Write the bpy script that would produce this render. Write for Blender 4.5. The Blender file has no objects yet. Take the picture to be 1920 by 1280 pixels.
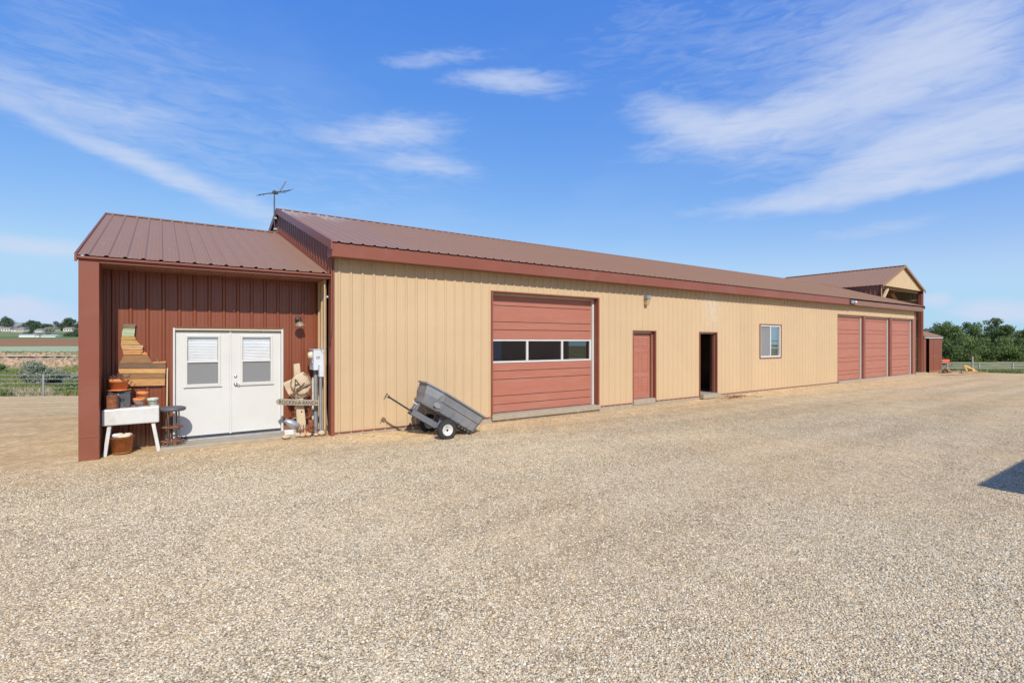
import bpy, math, random
import numpy as np
from mathutils import Vector, Matrix
random.seed(7); RNG = np.random.default_rng(11)
S = bpy.context.scene; C = S.collection
# ------------------------------------------------------------------ camera
cam = bpy.data.objects.new('camera', bpy.data.cameras.new('camera')); C.objects.link(cam)
cam.location = (0, 0, 1.8); cam.rotation_euler = (math.radians(90), 0, 0)
cam.data.sensor_width = 36; cam.data.lens = 950 / 1920 * 36; cam.data.clip_start = .05; cam.data.clip_end = 12000
S.camera = cam
# ------------------------------------------------------------------ sun, exposure
LDIR = Vector((-.3645, .9643, -.87)).normalized()
sl = bpy.data.lights.new('sun', 'SUN'); sl.energy = 4.45; sl.angle = math.radians(.5); sl.color = (1, .945, .85)
sun = bpy.data.objects.new('sun', sl); C.objects.link(sun); sun.rotation_euler = LDIR.to_track_quat('-Z', 'Y').to_euler()
S.view_settings.view_transform = 'Standard'; S.view_settings.look = 'None'
S.view_settings.exposure = 0; S.view_settings.gamma = 1; S.view_settings.use_curve_mapping = False
# ------------------------------------------------------------------ world: sky + thin clouds by direction
W = bpy.data.worlds.new('World'); S.world = W; W.use_nodes = True
nt = W.node_tree; N = nt.nodes; Lk = nt.links
for n in list(N): N.remove(n)
def mth(op, a, b=None, c=None, clamp=False, nodes=None, links=None):
    nodes = nodes or N; links = links or Lk
    n = nodes.new('ShaderNodeMath'); n.operation = op; n.use_clamp = clamp
    for i, v in enumerate((a, b, c)):
        if v is None: continue
        if isinstance(v, (int, float)): n.inputs[i].default_value = v
        else: links.new(v, n.inputs[i])
    return n.outputs[0]
def world():
    out = N.new('ShaderNodeOutputWorld'); bg = N.new('ShaderNodeBackground')
    sky = N.new('ShaderNodeTexSky'); sky.sky_type = 'NISHITA'; sky.sun_disc = False
    sky.sun_elevation = math.asin(-LDIR.z); sky.sun_rotation = math.atan2(-LDIR.x, -LDIR.y)
    sky.altitude = 600; sky.air_density = 1.0; sky.dust_density = .6; sky.ozone_density = 2.2
    tc = N.new('ShaderNodeTexCoord'); sp = N.new('ShaderNodeSeparateXYZ'); Lk.new(tc.outputs['Generated'], sp.inputs[0])
    x, y, z = sp.outputs
    az = mth('MULTIPLY', mth('ARCTAN2', x, y), 180 / math.pi)
    el = mth('MULTIPLY', mth('ARCSINE', z), 180 / math.pi)
    cb = N.new('ShaderNodeCombineXYZ'); Lk.new(az, cb.inputs[0]); Lk.new(mth('MULTIPLY', el, 1.0), cb.inputs[1])
    def noise(vec, scale, sx, sy, det=5, rough=.55, rot=0, dist=0, off=0):
        m = N.new('ShaderNodeMapping'); m.inputs['Scale'].default_value = (sx, sy, 1); m.inputs['Rotation'].default_value = (0, 0, rot)
        m.inputs['Location'].default_value = (off, off * .7, off)
        Lk.new(vec, m.inputs[0]); n = N.new('ShaderNodeTexNoise'); n.inputs['Scale'].default_value = scale
        n.inputs['Detail'].default_value = det; n.inputs['Roughness'].default_value = rough; n.inputs['Distortion'].default_value = dist
        Lk.new(m.outputs[0], n.inputs['Vector']); return n
    wn = noise(cb.outputs[0], .06, 1, 1.6, 4)
    wsep = N.new('ShaderNodeSeparateColor'); Lk.new(wn.outputs['Color'], wsep.inputs[0])
    azw = mth('ADD', az, mth('MULTIPLY', mth('SUBTRACT', wsep.outputs[0], .5), 7))
    elw = mth('ADD', el, mth('MULTIPLY', mth('MULTIPLY', mth('SUBTRACT', wsep.outputs[1], .5), 4.5), mth('DIVIDE', el, 14.0, clamp=True)))
    def uv(u, v):
        px = (u - 960) / 950; py = (640 - v) / 950
        a = math.atan(px); return math.degrees(a), math.degrees(math.atan(py * math.cos(a)))
    # centre, half-length, half-height (degrees), tilt, strength
    B = [(955,157,4.6,.9,0,.85),(715,250,5,1.1,4,.75),(800,308,4.5,.7,-2,.6),(190,280,13,.7,-16,.52),(400,368,7,.8,-19,.36),
         (60,170,8,1.2,-10,.36),(260,208,3.5,.9,0,.34),(1300,222,4.5,1.3,-14,.95),(1420,225,8,1.2,8,.8),(1560,185,8,2.6,22,.5),(1745,115,5,3.6,35,.9),
         (1860,240,7.5,1.9,10,1.1),(1660,300,9,1.0,14,.7),(1700,345,12,.7,2,.9),(1640,428,4,.6,0,.35),
         (60,457,5,.5,-3,.9),(35,580,2.4,.75,0,2.2),(40,571,1.1,.6,0,1.6),(135,598,1.0,.45,0,1.3),(1850,578,1.7,.6,0,2.2),(1745,560,.8,.5,0,1.2),(1905,590,1.8,.5,0,1.1),
         (820,100,5,.8,8,.34),(600,330,26,7,-6,.12),(200,90,12,4,-8,.13),(1650,60,18,6,-4,.24),(1180,60,8,3,10,.10)]
    tot = None
    for u, v, a, b, ang, st in B:
        A, E = uv(u, v); t = math.radians(ang); ca, sa = math.cos(t), math.sin(t)
        da = mth('SUBTRACT', azw, A); de = mth('SUBTRACT', elw, E)
        p = mth('ADD', mth('MULTIPLY', da, ca / a), mth('MULTIPLY', de, sa / a))
        q = mth('ADD', mth('MULTIPLY', da, -sa / b), mth('MULTIPLY', de, ca / b))
        r = mth('ADD', mth('MULTIPLY', p, p), mth('MULTIPLY', q, q))
        g = mth('MULTIPLY', mth('POWER', 2.71828, mth('MULTIPLY', r, -.75)), st)
        tot = g if tot is None else mth('ADD', tot, g)
    n1 = noise(cb.outputs[0], .22, .35, 1.6, 7, .6, -.12, .6, 3)
    n2 = noise(cb.outputs[0], .07, .6, 1.4, 5, .55, .2, .3, 9)
    wisp = mth('MULTIPLY_ADD', n1.outputs['Fac'], 1.5, .15, clamp=False)
    veil = mth('MULTIPLY', mth('SUBTRACT', n2.outputs['Fac'], .50, clamp=True), .35)
    n3 = noise(cb.outputs[0], .9, .30, 1.3, 6, .62, -.10, .8, 5)
    fil = mth('MULTIPLY_ADD', mth('SUBTRACT', n3.outputs['Fac'], .5), 2.0, 0.0)
    body = mth('MAXIMUM', mth('ADD', mth('SUBTRACT', tot, .10), mth('MULTIPLY', fil, mth('POWER', tot, .7))), 0.0)
    cl = mth('ADD', mth('MULTIPLY', mth('MULTIPLY', body, 1.25), wisp), mth('MULTIPLY', mth('ADD', veil, mth('MULTIPLY', tot, .12)), wisp))
    cl = mth('MULTIPLY', mth('SUBTRACT', 1.0, mth('POWER', 2.71828, mth('MULTIPLY', cl, -1.25))), .90, clamp=True)
    # clouds fade into haze only below the horizon
    hs = N.new('ShaderNodeHueSaturation'); hs.inputs['Saturation'].default_value = SKY_SAT; hs.inputs['Value'].default_value = 1
    Lk.new(sky.outputs[0], hs.inputs['Color'])
    tint = N.new('ShaderNodeMix'); tint.data_type = 'RGBA'; tint.blend_type = 'MULTIPLY'; tint.inputs[0].default_value = 1
    Lk.new(hs.outputs[0], tint.inputs[6]); tint.inputs[7].default_value = SKY_TINT
    # photographic tone of the clear sky: flatter from zenith to horizon than the raw sky model
    s3 = N.new('ShaderNodeSeparateColor'); Lk.new(tint.outputs[2], s3.inputs[0]); c3 = N.new('ShaderNodeCombineColor')
    for i, (g_, k_) in enumerate(((.72, 1.18), (.675, .885), (.25, .90))):
        v_ = mth('MULTIPLY', mth('POWER', mth('MULTIPLY', mth('MAXIMUM', s3.outputs[i], 0.0), .1), g_), k_ * 10)
        Lk.new(mth('SMOOTH_MIN', v_, (4.5, 6.9, 9.3)[i], (1.2, 1.2, .3)[i]), c3.inputs[i])
    mx = N.new('ShaderNodeMix'); mx.data_type = 'RGBA'; Lk.new(cl, mx.inputs[0]); Lk.new(c3.outputs[0], mx.inputs[6])
    mx.inputs[7].default_value = CLOUD
    Lk.new(mx.outputs[2], bg.inputs['Color']); bg.inputs['Strength'].default_value = SKY_STR
    Lk.new(bg.outputs[0], out.inputs[0])
SKY_STR = .10; SKY_SAT = 1.35; SKY_TINT = (1.15, 1.42, 1.75, 1); CLOUD = (6.3, 7.1, 8.9, 1)
world()

# ------------------------------------------------------------------ frames
D1 = Vector((.8218, .5699, 0)); D2 = Vector((-.5699, .8218, 0)); P0 = Vector((-3.41, 9.72, 0)); TH = math.atan2(.5699, .8218)
def w3(s, t, z=0): return P0 + D1 * s + D2 * t + Vector((0, 0, z))
def to_st(x, y):
    r = Vector((x, y, 0)) - P0; return r.dot(D1), r.dot(D2)
KL = [(-400,0),(10,0),(30,-1.4),(45,-1.9),(68,-1.8),(80,-.8),(84,-.76),(90,-.1),(190,0),(420,4.1),(700,17),(1500,24),(6000,30)]
KR = [(-400,0),(27,0),(36,-.35),(68,-2.4),(120,-2.2),(420,2),(700,9),(1500,22),(6000,30)]
def prof(K, y): return float(np.interp(y, [k[0] for k in K], [k[1] for k in K]))
def gz(x, y):
    a = min(1, max(0, (x + 8) / 18)); a = a * a * (3 - 2 * a)
    ss, tt = to_st(x, y)
    return prof(KL, y) * (1 - a) + prof(KR, y) * a - .085 * math.exp(-((ss - 1.8) / 1.7) ** 2 - ((tt + 1.0) / .8) ** 2)
ORG = {}
# ------------------------------------------------------------------ material helpers
def lin(r, g, b):
    f = lambda c: (c / 255) / 12.92 if c / 255 <= .04045 else (((c / 255) + .055) / 1.055) ** 2.4
    return (f(r), f(g), f(b))
MATS = {}
class MT:
    def __init__(s, name, rough=.6, metal=0, spec=.5):
        s.m = bpy.data.materials.new(name); s.m.use_nodes = True; s.n = s.m.node_tree.nodes; s.l = s.m.node_tree.links
        s.b = s.n['Principled BSDF']; s.b.inputs['Roughness'].default_value = rough; s.b.inputs['Metallic'].default_value = metal
        s.b.inputs['Specular IOR Level'].default_value = spec
        s.tc = s.n.new('ShaderNodeTexCoord'); MATS[name] = s.m
    def noise(s, scale, stretch=(1,1,1), det=5, rough=.6, dist=0, coord='Object'):
        mp = s.n.new('ShaderNodeMapping'); mp.inputs['Scale'].default_value = stretch; s.l.new(s.tc.outputs[coord], mp.inputs[0])
        n = s.n.new('ShaderNodeTexNoise'); n.inputs['Scale'].default_value = scale; n.inputs['Detail'].default_value = det
        n.inputs['Roughness'].default_value = rough; n.inputs['Distortion'].default_value = dist; s.l.new(mp.outputs[0], n.inputs['Vector']); return n.outputs['Fac']
    def ramp(s, fac, stops):
        r = s.n.new('ShaderNodeValToRGB'); el = r.color_ramp.elements
        while len(el) < len(stops): el.new(.5)
        for e, (p, c) in zip(el, stops): e.position = p; e.color = (*c, 1) if len(c) == 3 else c
        s.l.new(fac, r.inputs[0]); return r.outputs[0]
    def mix(s, fac, a, b, bt='MIX'):
        m = s.n.new('ShaderNodeMix'); m.data_type = 'RGBA'; m.blend_type = bt
        for i, v in ((0, fac), (6, a), (7, b)):
            if isinstance(v, (int, float)): m.inputs[i].default_value = v
            elif isinstance(v, tuple): m.inputs[i].default_value = (*v, 1)[:4]
            else: s.l.new(v, m.inputs[i])
        return m.outputs[2]
    def math(s, *a, **k): return mth(*a, nodes=s.n, links=s.l, **k)
    def color(s, c):
        if isinstance(c, tuple): s.b.inputs['Base Color'].default_value = (*c, 1)
        else: s.l.new(c, s.b.inputs['Base Color'])
    def bump(s, h, strength=.3, dist=.01):
        b = s.n.new('ShaderNodeBump'); b.inputs['Strength'].default_value = strength; b.inputs['Distance'].default_value = dist
        s.l.new(h, b.inputs['Height']); s.l.new(b.outputs[0], s.b.inputs['Normal'])
def mul(c, k): return tuple(min(1, x * k) for x in c)
def plain(name, col, rough=.6, metal=0, var=.12, scale=6, bump=.15, bd=.003, stretch=(1,1,1), dirt=None, dirt_amt=.35, spec=.5):
    m = MT(name, rough, metal, spec); n = m.noise(scale, stretch)
    c = m.mix(m.ramp(n, [(.3, (0,0,0)), (.7, (1,1,1))]), mul(col, 1 - var), mul(col, 1 + var))
    if dirt:
        d = m.noise(scale * .37, stretch, 7, .7, .4); f = m.ramp(d, [(.5, (0,0,0)), (.72, (dirt_amt,)*3)]); c = m.mix(f, c, dirt)
    m.color(c); n2 = m.noise(scale * 9, stretch, 3); m.bump(n2, bump, bd); return m.m
BROWN = (.238, .073, .043); ROOFC = (.30, .168, .096); TAN = (.56, .404, .240); PINK = (.405, .15, .10)
plain('brown_metal', BROWN, .42, 0, .05, 1.5, .05, .002, dirt=(.30,.16,.11), dirt_amt=.35)
plain('gutter_mauve', (.24,.12,.085), .5, 0, .06, 2); plain('liner_grey', (.15,.145,.115), .6, 0, .12, 2, dirt=(.10,.09,.07))
def siding_mat(name, col, streak, stain=False):
    m = MT(name, .5 if name[0] == 't' else .36, 0, .5 if name[0] == 't' else .75); n = m.noise(1.1); c = m.mix(n, mul(col, .94), mul(col, 1.06))
    oi = m.n.new('ShaderNodeObjectInfo'); c = m.mix(oi.outputs['Random'], m.mix(1.0, c, (.965,.965,.965), 'MULTIPLY'), m.mix(1.0, c, (1.03,1.03,1.03), 'MULTIPLY'))
    v = m.noise(3.0, (5, 5, .25), 5, .65); c = m.mix(m.ramp(v, [(.45, (0,0,0)), (.75, (.35,)*3)]), c, streak)
    sp = m.n.new('ShaderNodeSeparateXYZ'); m.l.new(m.tc.outputs['Object'], sp.inputs[0])
    low = m.ramp(m.math('ADD', sp.outputs[2], m.math('MULTIPLY', m.noise(5), .3)), [(.12, (.45,)*3), (.42, (0,0,0))])
    c = m.mix(low, c, (.50,.38,.26))      # splashed dust at the foot of the wall
    if stain:
        a = m.math('ABSOLUTE', m.math('SUBTRACT', sp.outputs[0], 12.15))
        bx = m.math('SUBTRACT', 1.0, m.math('MULTIPLY', a, 1.5), clamp=True)
        bz = m.math('MULTIPLY', m.math('SUBTRACT', sp.outputs[2], 2.0, clamp=True), 1.0, clamp=True)
        d = m.ramp(m.noise(9, (2, 2, .5), 6, .7), [(.47, (0,0,0)), (.56, (1,1,1))])
        f = m.math('MULTIPLY', m.math('MULTIPLY', bx, bz), d)
        c = m.mix(m.math('MULTIPLY', f, .9), c, (.62,.55,.48))
    m.color(c); m.bump(m.noise(1.3, det=2), .45, .03)
siding_mat('tan_siding', TAN, mul(TAN, .93), True)
siding_mat('brown_siding', (.215,.058,.025), (.27,.10,.06))
def roof_mat(name, col):
    m = MT(name, .5, 0, .32); n = m.noise(.6); c = m.mix(n, mul(col, .93), mul(col, 1.07))
    d = m.noise(7, (1, .25, .25), 7, .7, .3); c = m.mix(m.ramp(d, [(.56, (0,0,0)), (.72, (.4,)*3)]), c, (.30,.24,.20))
    m.color(c); m.bump(m.noise(2.2), .2, .02); return m
roof_mat('roof_metal', ROOFC)
# droppings whiten the porch roof and main roof next to the ridge corner
def roof_drop():
    m = MT('roof_metal_spotted', .45); n = m.noise(.6); c = m.mix(n, mul(ROOFC, .93), mul(ROOFC, 1.07))
    sp = m.n.new('ShaderNodeSeparateXYZ'); m.l.new(m.tc.outputs['Object'], sp.inputs[0])
    a = m.math('ADD', m.math('MULTIPLY', m.math('ABSOLUTE', m.math('SUBTRACT', sp.outputs[0], .15)), .8), m.math('MULTIPLY', m.math('ABSOLUTE', m.math('SUBTRACT', sp.outputs[1], 4.9)), .55))
    f = m.math('SUBTRACT', 1.0, a, clamp=True); d = m.ramp(m.noise(9, (2, .8, .8), 7, .75), [(.42, (0,0,0)), (.6, (1,1,1))])
    c = m.mix(m.math('MULTIPLY', m.math('MULTIPLY', f, d), .9), c, (.62,.56,.48)); m.color(c); m.bump(m.noise(2.2), .2, .02)
roof_drop()
plain('door_pink', PINK, .5, 0, .06, 2.5, .35, .004, (1, 1, 7), dirt=(.42,.24,.18), dirt_amt=.4)
plain('white_paint', (.63,.625,.60), .4, 0, .03, 3, .05, .002, dirt=(.6,.56,.48), dirt_amt=.25)
plain('white_trim', (.60,.595,.57), .45, 0, .04, 5, .05)
plain('cream_trim', (.55,.49,.36), .55, 0, .06, 5, .1)
plain('white_enamel', (.64,.635,.61), .3, 0, .04, 9, .15, dirt=(.45,.36,.26), dirt_amt=.5)
plain('old_white_wood', (.60,.59,.56), .6, 0, .06, 14, .4, dirt=(.35,.30,.24), dirt_amt=.5)
plain('concrete', (.36,.305,.23), .85, 0, .12, 7, .5, .006, dirt=(.36,.29,.21))
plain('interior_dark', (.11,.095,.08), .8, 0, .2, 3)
plain('terracotta', (.68,.24,.08), .75, 0, .10, 14, .3, dirt=(.70,.42,.28), dirt_amt=.35)
plain('rust', (.235,.085,.038), .85, .1, .35, 16, .6, .004, dirt=(.10,.05,.03), dirt_amt=.6)
plain('rusty_tub', (.46,.17,.06), .7, .1, .28, 12, .4, .004, dirt=(.52,.25,.12), dirt_amt=.5)
plain('dark_box', (.075,.075,.085), .6, 0, .2, 12, .3, dirt=(.2,.17,.14), dirt_amt=.4)
plain('black_metal', (.045,.045,.05), .5, .2, .2, 20, .2)
plain('iron', (.12,.10,.09), .6, .4, .3, 30, .4, dirt=(.25,.11,.06), dirt_amt=.6)
plain('seat_grey', (.10,.10,.115), .55, 0, .1, 20, .2)
plain('blue_glaze', (.34,.45,.54), .35, 0, .12, 18, .1, dirt=(.6,.55,.5), dirt_amt=.5)
plain('pale_glaze', (.56,.58,.48), .5, 0, .2, 30, .3, dirt=(.25,.33,.25), dirt_amt=.8)
plain('twig', (.16,.09,.065), .8, 0, .3, 25, .4)
plain('bone', (.68,.57,.42), .8, 0, .12, 16, .5)
plain('stone', (.56,.43,.31), .9, 0, .2, 14, .7, .01, dirt=(.4,.25,.17))
plain('white_stone', (.70,.67,.62), .9, 0, .1, 12, .6, .01)
plain('galvanised', (.42,.43,.45), .45, .55, .15, 10, .3, dirt=(.3,.22,.16), dirt_amt=.35)
plain('burlap', (.56,.44,.31), .95, 0, .1, 20, .5, .004, dirt=(.40,.30,.20), dirt_amt=.35)
plain('rope', (.30,.20,.13), .95, 0, .3, 40, .5)
plain('weathered', (.37,.31,.24), .9, 0, .22, 7, .7, .004, (1, 5, 9), dirt=(.20,.15,.11), dirt_amt=.6)
plain('pale_wood', (.58,.46,.30), .85, 0, .15, 8, .5, .004, (6, 6, 1), dirt=(.4,.3,.2))
plain('char', (.045,.03,.02), .9, 0, .2, 20)
plain('meter_grey', (.60,.63,.68), .5, 0, .05, 8, .1)
plain('conduit_grey', (.30,.31,.33), .5, .3, .1, 8, .1)
plain('tan_pipe', (.50,.36,.22), .6, 0, .1, 8, .1)
plain('lamp_shade', (.30,.235,.185), .6, .2, .2, 20, .2)
plain('tub_plastic', (.185,.188,.20), .6, 0, .14, 5, .5, .004, (1, 1, 1), dirt=(.33,.30,.27), dirt_amt=.45)
plain('cart_steel', (.20,.21,.245), .5, .35, .12, 10, .3, dirt=(.24,.16,.11))
plain('rubber', (.028,.029,.033), .85, 0, .2, 20, .4, dirt=(.14,.12,.10), dirt_amt=.4)
plain('rim_white', (.64,.63,.60), .45, 0, .06, 12, .1, dirt=(.5,.4,.3), dirt_amt=.4)
plain('silver', (.62,.63,.65), .3, .9, .05, 10, .1)
plain('antenna_metal', (.13,.135,.145), .45, .6, .1, 10, .1)
plain('fence_pipe', (.33,.335,.33), .6, .2, .12, 6, .1, dirt=(.35,.3,.25))
plain('white_pipe', (.38,.36,.30), .6, 0, .1, 3, .1)
plain('bark', (.16,.12,.09), .95, 0, .3, 5, .8, .02)
plain('dead_wood', (.34,.21,.12), .9, 0, .3, 4, .6, .01, dirt=(.15,.10,.07))
plain('yellow_paint', (.62,.40,.13), .6, 0, .12, 5, .2)
plain('orange_paint', (.75,.13,.035), .45, 0, .1, 5, .1)
plain('house_wall', (.62,.56,.48), .8, 0, .1, 1)
plain('house_wall_white', (.76,.75,.71), .8, 0, .06, 1)
plain('house_roof', (.27,.21,.20), .8, 0, .15, 1)
plain('dark_window', (.03,.035,.045), .15, 0, .1, 1)
plain('blind', (.86,.87,.88), .6, 0, .03, 4, .05)
plain('soffit', (.26,.12,.085), .55, 0, .08, 2, .05)
for nm, col in (('plank_grey', (.20,.155,.10)), ('plank_green', (.40,.46,.29)), ('plank_gold', (.50,.30,.10)), ('plank_pale', (.56,.34,.17)),
                ('plank_orange', (.54,.26,.09)), ('plank_brown', (.30,.155,.065)), ('plank_dark', (.18,.11,.065)), ('plank_honey', (.60,.33,.12)), ('plank_amber', (.52,.27,.10))):
    plain(nm, col, .7, 0, .22, 9, .5, .004, (1.2, 1, 9), dirt=mul(col, .45), dirt_amt=.7)
def leaf_mat(name, a, b):
    m = MT(name, .8, 0, .12); oi = m.n.new('ShaderNodeNewGeometry')
    c = m.mix(m.ramp(m.math('FRACT', m.math('MULTIPLY', oi.outputs['Random Per Island'], 1.0)), [(0, (0,0,0)), (1, (1,1,1))]), a, b)
    n = m.noise(.5); c = m.mix(m.ramp(n, [(.35, (0,0,0)), (.65, (.6,)*3)]), c, mul(b, 1.15)); m.color(c)
    m.b.inputs['Subsurface Weight'].default_value = 0
    tr = m.n.new('ShaderNodeBsdfTranslucent'); m.l.new(c, tr.inputs[0]); ms = m.n.new('ShaderNodeMixShader'); ms.inputs[0].default_value = .28
    m.l.new(m.b.outputs[0], ms.inputs[1]); m.l.new(tr.outputs[0], ms.inputs[2]); m.l.new(ms.outputs[0], m.n['Material Output'].inputs[0])
leaf_mat('leaf_green', (.10,.145,.045), (.20,.26,.09))
leaf_mat('leaf_dark', (.06,.095,.035), (.14,.19,.065))
leaf_mat('leaf_far', (.05,.085,.05), (.09,.14,.07))
leaf_mat('leaf_sage', (.16,.19,.13), (.33,.36,.26))
leaf_mat('grass_blade', (.11,.17,.045), (.30,.32,.11))
leaf_mat('dry_grass', (.36,.29,.15), (.50,.42,.25))
def glass_mat(name, tint, ref=.10, absorb=.0):
    m = MT(name, .02); t = m.n.new('ShaderNodeBsdfTransparent'); t.inputs[0].default_value = (*tint, 1)
    g = m.n.new('ShaderNodeBsdfGlossy'); g.inputs['Roughness'].default_value = .01; g.inputs[0].default_value = (.95, .97, 1, 1)
    fr = m.n.new('ShaderNodeLayerWeight'); fr.inputs[0].default_value = .5; f = m.math('ADD', m.math('MULTIPLY', m.math('POWER', fr.outputs['Facing'], 5.0), 1 - ref), ref, clamp=True)
    ms = m.n.new('ShaderNodeMixShader'); m.l.new(f, ms.inputs[0]); m.l.new(t.outputs[0], ms.inputs[1]); m.l.new(g.outputs[0], ms.inputs[2])
    m.l.new(ms.outputs[0], m.n['Material Output'].inputs[0])
glass_mat('glass', (.985,.985,.99), .07)
glass_mat('glass_dark', (.45,.47,.48), .20)
glass_mat('glass_mirror', (.6,.65,.65), .45)
def screen_mat():
    m = MT('insect_screen', .8); m.color((.30,.305,.31)); t = m.n.new('ShaderNodeBsdfTransparent'); ms = m.n.new('ShaderNodeMixShader'); ms.inputs[0].default_value = .55
    m.l.new(t.outputs[0], ms.inputs[1]); m.l.new(m.b.outputs[0], ms.inputs[2]); m.l.new(ms.outputs[0], m.n['Material Output'].inputs[0])
screen_mat()
def gravel_mat():
    m = MT('gravel', 1, 0, .03); P = m.tc.outputs['Object']
    def vor(scale, feat='F1', out='Color', rnd=1):
        v = m.n.new('ShaderNodeTexVoronoi'); v.inputs['Scale'].default_value = scale; v.feature = feat; m.l.new(P, v.inputs['Vector']); v.inputs['Randomness'].default_value = rnd; return v.outputs[out]
    stops = [(0,(.20,.17,.14)),(.12,(.36,.30,.235)),(.26,(.53,.44,.335)),(.40,(.70,.61,.49)),(.52,(.46,.42,.37)),(.62,(.60,.44,.28)),(.72,(.80,.73,.63)),(.86,(.58,.50,.41)),(1,(.88,.83,.76))]
    def cell(scale):
        s = m.n.new('ShaderNodeSeparateColor'); m.l.new(vor(scale), s.inputs[0]); return s.outputs[0]
    c1 = m.ramp(cell(70), stops); c2 = m.ramp(cell(120), stops)
    pick = m.ramp(m.noise(17, det=2), [(.45, (0,0,0)), (.55, (1,1,1))]); c = m.mix(pick, c1, c2)
    e = vor(70, 'DISTANCE_TO_EDGE', 'Distance'); gap = m.ramp(e, [(0, (.6,)*3), (.2, (0,0,0))]); c = m.mix(gap, c, (.17,.12,.075))
    # packed sandy dirt: near the walls, in a few tracks, and at the far edges
    sp = m.n.new('ShaderNodeSeparateXYZ'); m.l.new(P, sp.inputs[0])
    t = m.math('ADD', m.math('MULTIPLY', m.math('SUBTRACT', sp.outputs[0], P0.x), D2.x), m.math('MULTIPLY', m.math('SUBTRACT', sp.outputs[1], P0.y), D2.y))
    near = m.ramp(m.math('ADD', m.math('MULTIPLY', t, .18), m.math('MULTIPLY', m.noise(.9, det=6), 1.0)), [(.05, (0,0,0)), (.62, (.85,)*3)])
    patch = m.ramp(m.noise(.35, det=7, rough=.62, dist=.5), [(.44, (0,0,0)), (.62, (.75,)*3)])
    far = m.ramp(m.math('ADD', m.math('MULTIPLY', sp.outputs[1], .03), m.math('MULTIPLY', m.noise(.2, det=4), .5)), [(.6, (0,0,0)), (1.0, (.5,)*3)])
    dirtc = m.mix(m.ramp(m.noise(6, det=8, rough=.75), [(.32, (0,0,0)), (.68, (1,1,1))]), (.40,.30,.19), (.72,.58,.42)); dirtc = m.mix(m.ramp(m.noise(60, det=3), [(.5, (0,0,0)), (.7, (.4,)*3)]), dirtc, (.34,.26,.18))
    f = m.math('MAXIMUM', m.math('MAXIMUM', near, m.math('MULTIPLY', patch, .7)), far)
    c = m.mix(f, c, dirtc)
    big = m.noise(.13, det=4); c = m.mix(m.ramp(big, [(.35, (0,0,0)), (.65, (1,1,1))]), c, m.mix(1.0, c, (1.10,1.03,.95), 'MULTIPLY'))
    g8 = m.ramp(m.noise(13, det=6, rough=.75), [(.30, (.78,.77,.75)), (.5, (1.02,1.0,.97)), (.7, (1.22,1.19,1.14))]); c = m.mix(.85, c, g8, 'MULTIPLY')
    g9 = m.ramp(m.noise(2.2, (1, .6, 1), det=5, rough=.65), [(.32, (.86,.84,.81)), (.62, (1.08,1.07,1.05))]); c = m.mix(.8, c, g9, 'MULTIPLY')
    g7 = m.ramp(m.noise(7, (2.2, .35, 1), det=6, rough=.8), [(.36, (.74,.72,.69)), (.5, (1,1,1)), (.64, (1.18,1.17,1.14))]); c = m.mix(.7, c, g7, 'MULTIPLY')
    sd = m.math('ADD', m.math('MULTIPLY', m.math('SUBTRACT', sp.outputs[0], P0.x), D1.x), m.math('MULTIPLY', m.math('SUBTRACT', sp.outputs[1], P0.y), D1.y))
    cv = m.n.new('ShaderNodeCombineXYZ'); m.l.new(m.math('MULTIPLY', sd, .10), cv.inputs[0]); m.l.new(m.math('MULTIPLY', t, 1.1), cv.inputs[1])
    trk = m.n.new('ShaderNodeTexNoise'); trk.inputs['Scale'].default_value = 1.0; trk.inputs['Detail'].default_value = 3; trk.inputs['Distortion'].default_value = .4; m.l.new(cv.outputs[0], trk.inputs['Vector'])
    c = m.mix(1.0, c, m.ramp(trk.outputs['Fac'], [(.38, (.90,.885,.86)), (.5, (1,1,1)), (.62, (1.07,1.065,1.05))]), 'MULTIPLY')
    c = m.mix(1.0, c, (1.20,1.15,.96), 'MULTIPLY')
    m.color(c)
    d = vor(70, 'F1', 'Distance'); d2 = vor(120, 'F1', 'Distance')
    h = m.math('ADD', m.math('MULTIPLY', d, -1.0), m.math('MULTIPLY', d2, -.5)); h = m.math('ADD', h, m.math('MULTIPLY', m.noise(3, det=4), 2.0))
    m.bump(h, 1.0, .010)
gravel_mat()
def stone_mat():
    m = MT('gravel_stone', .85, 0, .3); oi = m.n.new('ShaderNodeObjectInfo')
    c = m.ramp(oi.outputs['Random'], [(0,(.17,.14,.10)),(.10,(.36,.30,.20)),(.24,(.58,.49,.33)),(.36,(.72,.63,.45)),(.48,(.46,.42,.33)),(.58,(.66,.50,.29)),(.68,(.84,.76,.58)),(.80,(.60,.51,.36)),(.90,(.74,.63,.43)),(1,(.90,.84,.68))])
    m.n[-1].color_ramp.interpolation = 'LINEAR'; m.color(m.mix(m.noise(60), c, m.mix(1.0, c, (.85,.85,.85), 'MULTIPLY')))
stone_mat()
def field_mat(name, cols, scale, stretch=(1,1,1), bump=.5, bd=.1):
    m = MT(name, 1, 0, 0); n = m.noise(scale, stretch, 8, .68, .3); k = len(cols)
    c = m.ramp(n, [(.3 + .4 * i / (k - 1), cc) for i, cc in enumerate(cols)])
    n2 = m.noise(scale * 11, stretch, 4, .6); c = m.mix(m.ramp(n2, [(.35, (.0,)*3), (.7, (.5,)*3)]), c, mul(cols[0], .7)); m.color(c); m.bump(n2, bump, bd)
field_mat('grass_land', [(.10,.13,.04), (.20,.22,.08), (.42,.34,.19), (.17,.21,.06), (.30,.29,.14)], .16, (1,2.2,1))
field_mat('meadow', [(.10,.15,.045), (.19,.22,.08), (.36,.31,.16), (.14,.20,.06)], .10, (1,1.5,1))
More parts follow.
